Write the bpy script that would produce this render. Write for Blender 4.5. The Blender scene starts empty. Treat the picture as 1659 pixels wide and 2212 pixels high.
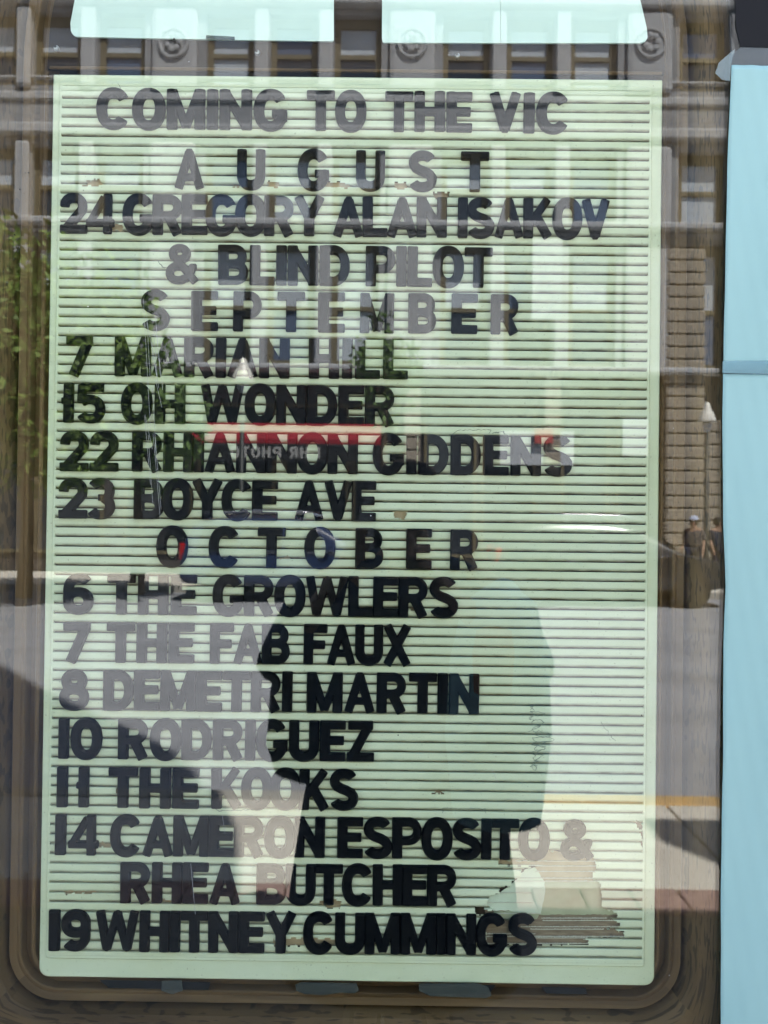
import bpy, bmesh, math, random
import numpy as np
from mathutils import Matrix, Vector
random.seed(7); rng = np.random.default_rng(7)
scene = bpy.context.scene
# ------------------------------------------------------------------ camera, sky, sun, exposure
FOC, CXP, CYP = 1840.0, 829.5, 1106.0
YAW, PITCH, ROLL = 0.0052, 0.00954, 0.01214
CAM = Vector((0.0, -1.06, 1.5))
ROT = (Matrix.Rotation(YAW, 3, 'Z') @ Matrix.Rotation(math.pi/2+PITCH, 3, 'X') @ Matrix.Rotation(ROLL, 3, 'Z'))
cam_d = bpy.data.cameras.new('camera'); cam = bpy.data.objects.new('camera', cam_d)
scene.collection.objects.link(cam); scene.camera = cam
cam.matrix_world = Matrix.Translation(CAM) @ ROT.to_4x4()
cam_d.sensor_fit = 'HORIZONTAL'; cam_d.sensor_width = 36; cam_d.lens = 36*FOC/1659
cam_d.dof.use_dof = True; cam_d.dof.focus_distance = 1.115; cam_d.dof.aperture_fstop = 15
cam_d.clip_start = 0.02; cam_d.clip_end = 500
SUN_EL = math.radians(58); SUN_AZ = math.atan2(.53, .85)
world = bpy.data.worlds.new('World'); scene.world = world; world.use_nodes = True
wn = world.node_tree.nodes; wl = world.node_tree.links
sky = wn.new('ShaderNodeTexSky'); sky.sky_type = 'NISHITA'; sky.sun_disc = False
sky.sun_elevation = SUN_EL; sky.sun_rotation = SUN_AZ; sky.air_density = 1.0; sky.dust_density = 1.5
wl.new(sky.outputs[0], wn['Background'].inputs[0]); wn['Background'].inputs[1].default_value = 0.10
sd = bpy.data.lights.new('sun', 'SUN'); sun = bpy.data.objects.new('sun', sd); scene.collection.objects.link(sun)
sd.energy = 5.0; sd.angle = math.radians(0.5); sd.color = (1.0, .965, .92)
sv = Vector((math.sin(SUN_AZ)*math.cos(SUN_EL), math.cos(SUN_AZ)*math.cos(SUN_EL), math.sin(SUN_EL)))
sun.rotation_euler = sv.to_track_quat('Z', 'Y').to_euler()
scene.view_settings.view_transform = 'Standard'; scene.view_settings.look = 'None'
scene.view_settings.exposure = 2.72; scene.view_settings.gamma = 1
scene.cycles.max_bounces = 10; scene.cycles.transparent_max_bounces = 16
# ------------------------------------------------------------------ helpers
def P(px, py, y):                      # where the sight line of a measured point meets the plane y
    d = ROT @ Vector(((px-CXP)/FOC, -(py-CYP)/FOC, -1.0))
    return CAM + d*((y-CAM.y)/d.y)
def Q(px, py, dist):                   # a thing seen mirrored in the window: where it stands across the street
    v = P(px, py, dist); return Vector((v.x, -dist, v.z))
COL = scene.collection
def setp(o, label=None, cat=None, group=None, kind=None):
    if label: o['label'] = label
    if cat: o['category'] = cat
    if group: o['group'] = group
    if kind: o['kind'] = kind
    return o
def empty(name, loc=(0,0,0), label=None, cat=None, group=None, rz=0):
    o = bpy.data.objects.new(name, None); COL.objects.link(o); o.location = loc; o.rotation_euler = (0,0,rz)
    o.empty_display_size = .1
    return setp(o, label, cat, group)
def mesh(name, V, F, mat, smooth=False):
    me = bpy.data.meshes.new(name); me.from_pydata([tuple(v) for v in V], [], [tuple(f) for f in F])
    if mat: me.materials.append(mat)
    if smooth: me.polygons.foreach_set('use_smooth', [True]*len(me.polygons))
    me.update(); return me
def link(name, me, parent=None, loc=(0,0,0), rot=(0,0,0)):
    o = bpy.data.objects.new(name, me); COL.objects.link(o); o.parent = parent; o.location = loc; o.rotation_euler = rot
    return o
class MB:
    def __init__(s): s.V = []; s.F = []
    def add(s, V, F):
        n = len(s.V); s.V += [tuple(v) for v in V]; s.F += [tuple(i+n for i in f) for f in F]; return s
    def box(s, a, b):
        (x0,y0,z0),(x1,y1,z1) = a, b
        return s.add([(x0,y0,z0),(x1,y0,z0),(x1,y1,z0),(x0,y1,z0),(x0,y0,z1),(x1,y0,z1),(x1,y1,z1),(x0,y1,z1)],
                     [(0,3,2,1),(4,5,6,7),(0,1,5,4),(1,2,6,5),(2,3,7,6),(3,0,4,7)])
    def bbox(s, a, b, r=.02):          # box with chamfered edges
        bm = bmesh.new(); c = [(a[i]+b[i])/2 for i in range(3)]; d = [abs(b[i]-a[i]) for i in range(3)]
        bmesh.ops.create_cube(bm, size=1, matrix=Matrix.Translation(c) @ Matrix.Diagonal((*d, 1)))
        bmesh.ops.bevel(bm, geom=bm.edges[:], offset=min(r, min(d)*.45), segments=1, affect='EDGES', clamp_overlap=True)
        bm.verts.index_update(); s.add([v.co[:] for v in bm.verts], [[v.index for v in f.verts] for f in bm.faces]); bm.free(); return s
    def lathe(s, prof, c=(0,0,0), axis='z', n=16):
        V = []; F = []
        for r, h in prof:
            for k in range(n):
                a = 2*math.pi*k/n; x, y = r*math.cos(a), r*math.sin(a)
                V.append({'z': (c[0]+x, c[1]+y, c[2]+h), 'y': (c[0]+x, c[1]+h, c[2]+y), 'x': (c[0]+h, c[1]+x, c[2]+y)}[axis])
        for i in range(len(prof)-1):
            for k in range(n): F.append((i*n+k, i*n+(k+1) % n, (i+1)*n+(k+1) % n, (i+1)*n+k))
        F.append(tuple(range(n))[::-1]); F.append(tuple((len(prof)-1)*n+k for k in range(n)))
        return s.add(V, F)
    def poly(s, pts, y0, y1):          # outline in x,z given a thickness from y0 to y1
        n = len(pts); V = [(x, y0, z) for x, z in pts]+[(x, y1, z) for x, z in pts]
        return s.add(V, [tuple(range(n)), tuple(range(2*n-1, n-1, -1))]+[(i, i+n, (i+1) % n+n, (i+1) % n) for i in range(n)])
    def tube(s, pts, r, n=8):
        pts = [Vector(p) for p in pts]; rs = r if isinstance(r, (list, tuple)) else [r]*len(pts); V = []; F = []
        for i, p in enumerate(pts):
            t = (pts[min(i+1, len(pts)-1)]-pts[max(i-1, 0)]).normalized()
            u = t.cross(Vector((0,0,1)) if abs(t.z) < .9 else Vector((1,0,0))).normalized(); w = t.cross(u)
            for k in range(n):
                a = 2*math.pi*k/n; V.append(p+u*rs[i]*math.cos(a)+w*rs[i]*math.sin(a))
        for i in range(len(pts)-1):
            for k in range(n): F.append((i*n+k, i*n+(k+1) % n, (i+1)*n+(k+1) % n, (i+1)*n+k))
        F.append(tuple(range(n))[::-1]); F.append(tuple((len(pts)-1)*n+k for k in range(n)))
        return s.add(V, F)
    def build(s, name, mat, parent=None, loc=(0,0,0), smooth=False, rot=(0,0,0)):
        return link(name, mesh(name, s.V, s.F, mat, smooth), parent, loc, rot)
# ------------------------------------------------------------------ materials
def nodes_of(name):
    m = bpy.data.materials.new(name); m.use_nodes = True; return m, m.node_tree.nodes, m.node_tree.links
def mat(name, c, rough=.6, spec=.5, metal=0, var=0.0, vscale=8.0, c2=None, bump=0.0, bscale=60.0, coat=0, stretch=(1,1,1), contrast=.2):
    m, n, l = nodes_of(name); b = n['Principled BSDF']
    b.inputs['Base Color'].default_value = (*c, 1); b.inputs['Roughness'].default_value = rough
    b.inputs['Specular IOR Level'].default_value = spec; b.inputs['Metallic'].default_value = metal
    b.inputs['Coat Weight'].default_value = coat
    if c2 is not None or var or bump:
        tc = n.new('ShaderNodeTexCoord'); mp = n.new('ShaderNodeMapping'); mp.inputs['Scale'].default_value = stretch
        l.new(tc.outputs['Object'], mp.inputs[0])
    if c2 is not None or var:
        if c2 is None: c2 = tuple(x*(1-var) for x in c)
        t = n.new('ShaderNodeTexNoise'); t.inputs['Scale'].default_value = vscale; t.inputs['Detail'].default_value = 6
        r = n.new('ShaderNodeValToRGB'); r.color_ramp.elements[0].position = .5-contrast; r.color_ramp.elements[1].position = .5+contrast
        r.color_ramp.elements[0].color = (*c2, 1); r.color_ramp.elements[1].color = (*c, 1)
        l.new(mp.outputs[0], t.inputs[0]); l.new(t.outputs[0], r.inputs[0]); l.new(r.outputs[0], b.inputs['Base Color'])
    if bump:
        t2 = n.new('ShaderNodeTexNoise'); t2.inputs['Scale'].default_value = bscale; t2.inputs['Detail'].default_value = 4
        bp = n.new('ShaderNodeBump'); bp.inputs['Strength'].default_value = bump; bp.inputs['Distance'].default_value = .002
        l.new(mp.outputs[0], t2.inputs[0]); l.new(t2.outputs[0], bp.inputs['Height']); l.new(bp.outputs[0], b.inputs['Normal'])
    return m
def glass_mat():
    m, n, l = nodes_of('window_glass'); n.remove(n['Principled BSDF']); out = n['Material Output']
    g = n.new('ShaderNodeNewGeometry'); dp = n.new('ShaderNodeVectorMath'); dp.operation = 'DOT_PRODUCT'
    l.new(g.outputs['Normal'], dp.inputs[0]); l.new(g.outputs['Incoming'], dp.inputs[1])
    ab = n.new('ShaderNodeMath'); ab.operation = 'ABSOLUTE'; l.new(dp.outputs['Value'], ab.inputs[0])
    iv = n.new('ShaderNodeMath'); iv.operation = 'SUBTRACT'; iv.inputs[0].default_value = 1; l.new(ab.outputs[0], iv.inputs[1])
    pw = n.new('ShaderNodeMath'); pw.operation = 'POWER'; pw.inputs[1].default_value = 5; l.new(iv.outputs[0], pw.inputs[0])
    ma = n.new('ShaderNodeMath'); ma.operation = 'MULTIPLY_ADD'; ma.inputs[1].default_value = .94; ma.inputs[2].default_value = GLASS_F0
    l.new(pw.outputs[0], ma.inputs[0])
    tr = n.new('ShaderNodeBsdfTransparent'); tr.inputs[0].default_value = GLASS_TINT
    gl = n.new('ShaderNodeBsdfGlossy'); gl.inputs['Roughness'].default_value = 0.0
    mx = n.new('ShaderNodeMixShader'); l.new(ma.outputs[0], mx.inputs[0]); l.new(tr.outputs[0], mx.inputs[1]); l.new(gl.outputs[0], mx.inputs[2])
    l.new(mx.outputs[0], out.inputs[0]); return m
GLASS_F0 = .046; GLASS_TINT = (.962, .988, .966, 1)
M_glass = glass_mat()
def board_mat(name, base, grime, amt=.55):
    # aged pale plastic: broad yellowing, fine specks, grime along the groove edges (object z within a rib)
    m, n, l = nodes_of(name); b = n['Principled BSDF']; b.inputs['Roughness'].default_value = .5
    b.inputs['Specular IOR Level'].default_value = .3
    g = n.new('ShaderNodeNewGeometry'); mp = n.new('ShaderNodeMapping'); l.new(g.outputs['Position'], mp.inputs[0])
    mp.inputs['Scale'].default_value = (1, 1, 2.2)
    t = n.new('ShaderNodeTexNoise'); t.inputs['Scale'].default_value = 5; t.inputs['Detail'].default_value = 8; t.inputs['Roughness'].default_value = .65
    l.new(mp.outputs[0], t.inputs[0])
    r = n.new('ShaderNodeValToRGB'); r.color_ramp.elements[0].position = .3; r.color_ramp.elements[1].position = .7
    r.color_ramp.elements[0].color = (base[0]*.86, base[1]*.87, base[2]*.78, 1); r.color_ramp.elements[1].color = (*base, 1)
    l.new(t.outputs[0], r.inputs[0])
    t2 = n.new('ShaderNodeTexNoise'); t2.inputs['Scale'].default_value = 330; t2.inputs['Detail'].default_value = 2
    l.new(g.outputs['Position'], t2.inputs[0])
    r2 = n.new('ShaderNodeValToRGB'); r2.color_ramp.elements[0].position = .24; r2.color_ramp.elements[1].position = .33
    r2.color_ramp.elements[0].color = (.45, .42, .34, 1); r2.color_ramp.elements[1].color = (1, 1, 1, 1); l.new(t2.outputs[0], r2.inputs[0])
    mu = n.new('ShaderNodeMixRGB'); mu.blend_type = 'MULTIPLY'; mu.inputs[0].default_value = .6
    l.new(r.outputs[0], mu.inputs[1]); l.new(r2.outputs[0], mu.inputs[2])
    # dirt settled at the slot edges
    tc = n.new('ShaderNodeTexCoord'); sx = n.new('ShaderNodeSeparateXYZ'); l.new(tc.outputs['Object'], sx.inputs[0])
    mr = n.new('ShaderNodeMapRange'); mr.inputs['From Min'].default_value = -.0070; mr.inputs['From Max'].default_value = -.0118
    l.new(sx.outputs['Z'], mr.inputs['Value'])
    t3 = n.new('ShaderNodeTexNoise'); t3.inputs['Scale'].default_value = 40; t3.inputs['Detail'].default_value = 5
    mp3 = n.new('ShaderNodeMapping'); mp3.inputs['Scale'].default_value = (1, 1, 4); l.new(g.outputs['Position'], mp3.inputs[0]); l.new(mp3.outputs[0], t3.inputs[0])
    mm = n.new('ShaderNodeMath'); mm.operation = 'MULTIPLY'; l.new(mr.outputs[0], mm.inputs[0]); l.new(t3.outputs[0], mm.inputs[1])
    m3 = n.new('ShaderNodeMath'); m3.operation = 'MULTIPLY'; m3.inputs[1].default_value = amt*2; m3.use_clamp = True; l.new(mm.outputs[0], m3.inputs[0])
    mg = n.new('ShaderNodeMixRGB'); mg.inputs[2].default_value = (*grime, 1); l.new(m3.outputs[0], mg.inputs[0]); l.new(mu.outputs[0], mg.inputs[1])
    l.new(mg.outputs[0], b.inputs['Base Color'])
    return m
BOARD = (.685, .725, .53)
M_rib = board_mat('aged_board', BOARD, (.10, .075, .035), .95)
M_rim = board_mat('aged_board_rim', BOARD, (.3, .28, .2), 0)
M_back = mat('board_backing', (.05, .034, .018), .8, .2, c2=(.025, .017, .01), vscale=60)
M_tan = mat('bare_tan_layer', (.46, .36, .22), .7, .2, c2=(.36, .27, .15), vscale=70)
M_olive = mat('bare_olive_layer', (.42, .45, .29), .6, .3, c2=(.33, .35, .21), vscale=35, contrast=.25)
M_pale = mat('loose_pale_layer', (.60, .66, .50), .6, .3, c2=(.5, .55, .4), vscale=30)
M_cream = mat('torn_cream_edge', (.55, .53, .42), .7, .2)
M_umber = mat('torn_brown_layer', (.30, .23, .15), .8, .2, c2=(.17, .125, .08), vscale=50, stretch=(1,1,6))
def letter_mat():
    m = mat('black_plastic', (.005, .006, .0075), .5, .07, var=.35, vscale=30, bump=.15, bscale=240)
    return m
M_let = letter_mat()
def wood_mat():
    m, n, l = nodes_of('walnut_woodgrain'); b = n['Principled BSDF']
    b.inputs['Roughness'].default_value = .5; b.inputs['Specular IOR Level'].default_value = .15
    uv = n.new('ShaderNodeUVMap'); uv.uv_map = 'grain'
    mp = n.new('ShaderNodeMapping'); mp.inputs['Scale'].default_value = (2, 18, 1); l.new(uv.outputs[0], mp.inputs[0])
    t = n.new('ShaderNodeTexNoise'); t.inputs['Scale'].default_value = 1.6; t.inputs['Detail'].default_value = 6; t.inputs['Distortion'].default_value = .6
    l.new(mp.outputs[0], t.inputs[0])
    r = n.new('ShaderNodeValToRGB'); e = r.color_ramp.elements
    e[0].position = .22; e[0].color = (.045, .024, .010, 1); e[1].position = .78; e[1].color = (.21, .130, .060, 1)
    x = e.new(.5); x.color = (.112, .066, .029, 1)
    l.new(t.outputs[0], r.inputs[0])
    # short dark pores along the grain
    mp2 = n.new('ShaderNodeMapping'); mp2.inputs['Scale'].default_value = (45, 480, 1); l.new(uv.outputs[0], mp2.inputs[0])
    t2 = n.new('ShaderNodeTexNoise'); t2.inputs['Scale'].default_value = 1.0; t2.inputs['Detail'].default_value = 1; l.new(mp2.outputs[0], t2.inputs[0])
    mp3 = n.new('ShaderNodeMapping'); mp3.inputs['Scale'].default_value = (6, 60, 1); l.new(uv.outputs[0], mp3.inputs[0])
    t3 = n.new('ShaderNodeTexNoise'); t3.inputs['Scale'].default_value = 1.0; t3.inputs['Detail'].default_value = 4; l.new(mp3.outputs[0], t3.inputs[0])
    ad = n.new('ShaderNodeMath'); ad.operation = 'MULTIPLY_ADD'; ad.inputs[1].default_value = .5; l.new(t3.outputs[0], ad.inputs[0]); l.new(t2.outputs[0], ad.inputs[2])
    r2 = n.new('ShaderNodeValToRGB'); r2.color_ramp.elements[0].position = .63; r2.color_ramp.elements[1].position = .68
    # wear only where u is on the flat rail
    sx = n.new('ShaderNodeSeparateXYZ'); l.new(uv.outputs[0], sx.inputs[0])
    gt = n.new('ShaderNodeMath'); gt.operation = 'GREATER_THAN'; gt.inputs[1].default_value = .0395; l.new(sx.outputs['Y'], gt.inputs[0])
    ng = n.new('ShaderNodeMath'); ng.operation = 'SUBTRACT'; ng.inputs[0].default_value = 1; l.new(r2.outputs[0], ng.inputs[1]); l.new(ad.outputs[0], r2.inputs[0])
    inv = n.new('ShaderNodeMath'); inv.operation = 'MULTIPLY'; l.new(ng.outputs[0], inv.inputs[0]); l.new(gt.outputs[0], inv.inputs[1])
    sc = n.new('ShaderNodeMath'); sc.operation = 'MULTIPLY'; sc.inputs[1].default_value = .5; l.new(inv.outputs[0], sc.inputs[0])
    mx = n.new('ShaderNodeMixRGB'); mx.inputs[2].default_value = (.006, .004, .003, 1); l.new(sc.outputs[0], mx.inputs[0]); l.new(r.outputs[0], mx.inputs[1])
    l.new(mx.outputs[0], b.inputs['Base Color']); return m
M_wood = wood_mat()
M_header = mat('header_brown', (.04, .024, .015), .6, .1, var=.35, vscale=20)
M_cyan = mat('pale_cyan_sheet', (.72, .85, .76), .6, .3, var=.08, vscale=7)
M_paper = mat('light_blue_paper', (.335, .52, .495), .85, .1, c2=(.30, .485, .465), vscale=3, bump=.15, bscale=30)
M_black = mat('dark_interior', (.012, .012, .013), .8, .2)
M_screw = mat('dull_metal', (.35, .34, .33), .4, .5, metal=.7)
def film_mat(name, col, a):
    m, n, l = nodes_of(name); b = n['Principled BSDF']; b.inputs['Base Color'].default_value = (*col, 1); b.inputs['Roughness'].default_value = .35
    b.inputs['Alpha'].default_value = a; return m
M_tape = film_mat('clear_tape', (.07, .08, .075), .6)
M_tape2 = film_mat('paper_tape', (.22, .40, .44), .45)
M_scr = film_mat('scratch_white', (.8, .82, .8), .5)
M_speck = mat('speck_dark', (.02, .018, .015), .7, .2)
M_fleck = mat('fleck_white', (.8, .8, .78), .6, .2)
M_stain = mat('dried_glue', (.16, .19, .14), .7, .2)
# ------------------------------------------------------------------ letter shapes
CAPH = 86.5
def arc(cx, cy, rx, ry, a0, a1, n=18, e=2.25):
    out = []
    for k in range(n+1):
        a = math.radians(a0+(a1-a0)*k/n); c, s = math.cos(a), math.sin(a)
        out.append((cx+rx*math.copysign(abs(c)**(2/e), c), cy+ry*math.copysign(abs(s)**(2/e), s)))
    return out
W = .26; B = .217; M_ = .238
def gl():
    G = {}
    G['I'] = (.25, [([(.125,0),(.125,1)], W)])
    G['T'] = (.70, [([(0,1-B/2),(.70,1-B/2)], B), ([(.35,0),(.35,.95)], W)])
    G['L'] = (.62, [([(.125,0),(.125,1)], W), ([(.1,B/2),(.62,B/2)], B)])
    G['H'] = (.75, [([(.125,0),(.125,1)], W), ([(.625,0),(.625,1)], W), ([(.1,.5),(.65,.5)], B)])
    G['E'] = (.64, [([(.125,0),(.125,1)], W), ([(.05,1-B/2),(.64,1-B/2)], B), ([(.1,.51),(.60,.51)], B), ([(.05,B/2),(.64,B/2)], B)])
    G['F'] = (.63, [([(.125,0),(.125,1)], W), ([(.05,1-B/2),(.63,1-B/2)], B), ([(.1,.49),(.57,.49)], B)])
    G['O'] = (.76, [(arc(.38,.5,.268,.405,0,360,40), M_+.01)]); G['0'] = G['O']
    G['C'] = (.79, [(arc(.39,.5,.275,.405,36,324,36), M_+.01)])
    G['G'] = (.79, [(arc(.39,.5,.275,.405,36,345,36), M_+.01), ([(.42,.41),(.78,.41)], .19), ([(.67,.22),(.67,.5)], .22)])
    G['U'] = (.75, [([(.125,1),(.125,.40)]+arc(.375,.36,.25,.255,180,360,20)[1:-1]+[(.625,.40),(.625,1)], M_+.015)])
    G['D'] = (.76, [([(.125,0),(.125,1)], W), ([(.1,1-B/2),(.30,1-B/2)]+arc(.30,.5,.335,.3975,90,-90,22)[1:-1]+[(.30,B/2),(.1,B/2)], B+.015)])
    G['B'] = (.74, [([(.125,0),(.125,1)], W), ([(.1,1-B/2),(.36,1-B/2)]+arc(.36,.707,.235,.19,90,-90,14)[1:-1]+[(.36,.52),(.1,.52)], B),
                    ([(.36,.52)]+arc(.38,.31,.25,.207,90,-90,14)[1:-1]+[(.36,B/2),(.1,B/2)], B)])
    G['P'] = (.74, [([(.125,0),(.125,1)], W), ([(.1,1-B/2),(.37,1-B/2)]+arc(.37,.665,.255,.232,90,-90,16)[1:-1]+[(.37,.433),(.1,.433)], B)])
    G['R'] = (.77, [([(.125,0),(.125,1)], W), ([(.1,1-B/2),(.37,1-B/2)]+arc(.37,.685,.25,.212,90,-90,16)[1:-1]+[(.37,.473),(.1,.473)], B),
                    ([(.40,.46),(.625,0.01)], W-.015)])
    G['N'] = (.75, [([(.12,0),(.12,1)], W-.01), ([(.63,0),(.63,1)], W-.01), ([(.125,.93),(.625,.07)], .225)])
    G['M'] = (.89, [([(.12,0),(.12,1)], W-.01), ([(.77,0),(.77,1)], W-.01), ([(.15,.93),(.445,.06)], .2), ([(.74,.93),(.445,.06)], .2)])
    G['W'] = (1.10, [([(.12,.99),(.30,.05)], .215), ([(.30,.05),(.55,.95)], .2), ([(.55,.95),(.80,.05)], .2), ([(.80,.05),(.98,.99)], .215), ([(.25,.09),(.35,.09)], .18), ([(.75,.09),(.85,.09)], .18), ([(.5,.91),(.6,.91)], .18)])
    G['V'] = (.77, [([(.125,.99),(.385,.07)], .225), ([(.645,.99),(.385,.07)], .225), ([(.31,.09),(.46,.09)], .18)])
    G['A'] = (.80, [([(.12,.01),(.40,.93)], .215), ([(.68,.01),(.40,.93)], .215), ([(.32,.91),(.48,.91)], .18), ([(.22,.29),(.58,.29)], .18)])
    G['K'] = (.79, [([(.125,0),(.125,1)], W), ([(.19,.36),(.63,.98)], .21), ([(.34,.54),(.65,.02)], .235)])
    G['Y'] = (.80, [([(.12,.99),(.40,.42)], .225), ([(.68,.99),(.40,.42)], .225), ([(.40,0),(.40,.5)], W)])
    G['X'] = (.80, [([(.13,.99),(.67,.01)], .225), ([(.67,.99),(.13,.01)], .225)])
    G['Z'] = (.70, [([(.03,1-B/2),(.66,1-B/2)], B), ([(0,B/2),(.69,B/2)], B), ([(.54,.88),(.14,.12)], .23)])
    G['S'] = (.74, [(arc(.37,.695,.235,.202,28,180,18)+[(.147,.655),(.20,.585),(.30,.53),(.44,.48),(.55,.42),(.612,.335)]+arc(.37,.305,.245,.202,-5,-156,18), M_)])
    G['2'] = (.71, [([(.12,.665)]+arc(.355,.68,.235,.217,170,-22,20)+[(.50,.50),(.40,.385),(.17,.12)], M_), ([(0,B/2),(.71,B/2)], B)])
    G['3'] = (.70, [(arc(.34,.70,.225,.2,150,-62,18)+[(.42,.53)], M_), ([(.28,.53),(.42,.53)], .17), ([(.42,.53)]+arc(.34,.31,.24,.207,60,-152,18), M_)])
    G['4'] = (.74, [([(.56,0),(.56,1)], .225), ([(.47,.92),(.10,.28)], .19), ([(.0,.27),(.74,.27)], .19)])
    G['5'] = (.72, [([(.11,1-B/2),(.68,1-B/2)], B), ([(.15,.96),(.13,.50)], .215), ([(.13,.51),(.25,.59)]+arc(.35,.345,.25,.24,85,-150,20), M_)])
    G['6'] = (.71, [(arc(.36,.33,.245,.225,0,360,30), M_), ([(.115,.35),(.115,.60)]+arc(.37,.62,.25,.275,175,38,16), M_)])
    G['9'] = (.71, [(arc(.35,.67,.245,.225,0,360,30), M_), ([(.595,.65),(.595,.42)]+arc(.34,.385,.255,.28,-5,-140,16), M_)])
    G['7'] = (.70, [([(0,1-B/2),(.66,1-B/2)], B), ([(.56,.90),(.18,.0)], .25)])
    G['8'] = (.73, [(arc(.365,.72,.20,.175,0,360,28), M_-.005), (arc(.365,.305,.25,.203,0,360,30), M_)])
    G['1'] = (.25, [([(.125,0),(.125,1)], W)])
    G['1n'] = (.31, [([(.185,0),(.185,1)], W), ([(.0,.545),(.1,.545)], .16)])
    G['&'] = (.80, [(arc(.33,.76,.165,.14,0,360,26), .2), (arc(.30,.27,.205,.175,20,330,26), .2), ([(.26,.62),(.72,.05)], .2), ([(.46,.68),(.20,.42)], .18), ([(.66,.47),(.56,.20),(.44,.11)], .19), ([(.58,.44),(.74,.44)], .14)])
    G['-'] = (.4, [([(.03,.45),(.37,.45)], .2)])
    return G
GL = gl()
def seg_sdf(X, Y, pts, w, r):
    hw = w/2-r; best = None
    closed = math.hypot(pts[0][0]-pts[-1][0], pts[0][1]-pts[-1][1]) < 1e-4
    n = len(pts)-1
    D2 = np.full(X.shape, 1e9); RES = np.full(X.shape, 1e9)
    for i in range(n):
        ax, ay = pts[i]; bx, by = pts[i+1]; dx, dy = bx-ax, by-ay; L = math.hypot(dx, dy)
        if L < 1e-6: continue
        ux, uy = dx/L, dy/L; t = (X-ax)*ux+(Y-ay)*uy; s = np.abs((X-ax)*-uy+(Y-ay)*ux)
        tc = np.clip(t, 0, L); d = np.hypot(t-tc, s); val = d-hw
        if not closed and i == 0:
            k = t < r; along = r-t; inside = np.maximum(s-hw, along)
            out = np.hypot(np.maximum(s-hw, 0), np.maximum(along, 0))
            v2 = np.where((s > hw) & (along > 0), out, inside); val = np.where(k, v2, val)
        if not closed and i == n-1:
            k = t > L-r; along = t-(L-r); inside = np.maximum(s-hw, along)
            out = np.hypot(np.maximum(s-hw, 0), np.maximum(along, 0))
            v2 = np.where((s > hw) & (along > 0), out, inside); val = np.where(k, v2, val)
        upd = d < D2; D2 = np.where(upd, d, D2); RES = np.where(upd, val, RES)
    return RES-r
def glyph_mesh(ch, H, depth=.0068, edge=.0036, bev=.034, step=.0235, material=None):
    w, strokes = GL[ch]
    xs = np.arange(-.05, w+.05+step, step); ys = np.arange(-.05, 1.05+step, step)
    X, Y = np.meshgrid(xs, ys); D = np.full(X.shape, 1e9)
    for pts, sw in strokes: D = np.minimum(D, seg_sdf(X, Y, pts, sw, .028))
    V = []; key = {}; F = []; cnt = {}
    def vid(p):
        k = (round(p[0], 5), round(p[1], 5))
        if k not in key:
            key[k] = len(V); d = p[2]; t = min(1, max(0, -d/bev))
            V.append((p[0]*H, -(edge+(depth-edge)*t), p[1]*H))
        return key[k]
    def clip(poly, lim, keep_less):
        out = []
        for i in range(len(poly)):
            a, b = poly[i], poly[(i+1) % len(poly)]
            ia = (a[2] <= lim) if keep_less else (a[2] >= lim); ib = (b[2] <= lim) if keep_less else (b[2] >= lim)
            if ia: out.append(a)
            if ia != ib:
                t = (lim-a[2])/(b[2]-a[2]); out.append((a[0]+(b[0]-a[0])*t, a[1]+(b[1]-a[1])*t, lim))
        return out
    for j in range(len(ys)-1):
        for i in range(len(xs)-1):
            if min(D[j, i], D[j, i+1], D[j+1, i+1], D[j+1, i]) > 0: continue
            c = [(xs[i], ys[j], D[j, i]), (xs[i+1], ys[j], D[j, i+1]), (xs[i+1], ys[j+1], D[j+1, i+1]), (xs[i], ys[j+1], D[j+1, i])]
            q = clip(c, 0, True)
            if len(q) < 3: continue
            for part in (clip(q, -bev, True), clip(q, -bev, False)):
                f = []
                for p in part:
                    k = vid(p)
                    if not f or f[-1] != k: f.append(k)
                if len(f) > 1 and f[0] == f[-1]: f.pop()
                if len(set(f)) >= 3: F.append(f)
    ec = {}
    for f in F:
        for a, b in zip(f, f[1:]+f[:1]): ec[(a, b)] = ec.get((a, b), 0)+1
    base = {}
    def bot(a):
        if a not in base: base[a] = len(V); V.append((V[a][0], 0, V[a][2]))
        return base[a]
    for f in list(F):
        for a, b in zip(f, f[1:]+f[:1]):
            if (b, a) not in ec: F.append([b, a, bot(a), bot(b)])
    return mesh('plastic_letter', V, F, material)
# ------------------------------------------------------------------ the letter board
YB = .057                                        # front of the ribs
X0, X1, Z1, Z0 = -.4508, .3547, 2.0852, .896     # outer edge of the board
IX0, IX1, IZ1, IZ0 = -.4415, .3409, 2.0751, .9214
GZ0, GP = 2.0648, (2.0648-.9324)/90
board = empty('letter_board', (-.048, YB+.015, .896), 'aged pale green grooved letter board with peeling chips, standing inside the wood frame behind glass', 'letter board')
def B_(v): return (v[0]+.048, v[1]-(YB+.015), v[2]-.896)
def add(mb, name, m, parent, smooth=False):
    o = mb.build(name, m, None, smooth=smooth)
    if parent: o.parent = parent; o.matrix_parent_inverse = Matrix.Translation(parent.location).inverted()
    return o
def rrect(x0, x1, z0, z1, rt, rb, n=6):
    out = []
    for cx, cz, r, a in ((x1-rb, z0+rb, rb, -90), (x1-rt, z1-rt, rt, 0), (x0+rt, z1-rt, rt, 90), (x0+rb, z0+rb, rb, 180)):
        for k in range(n+1):
            t = math.radians(a+90*k/n); out.append((cx+r*math.cos(t), cz+r*math.sin(t)))
    return out
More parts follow.
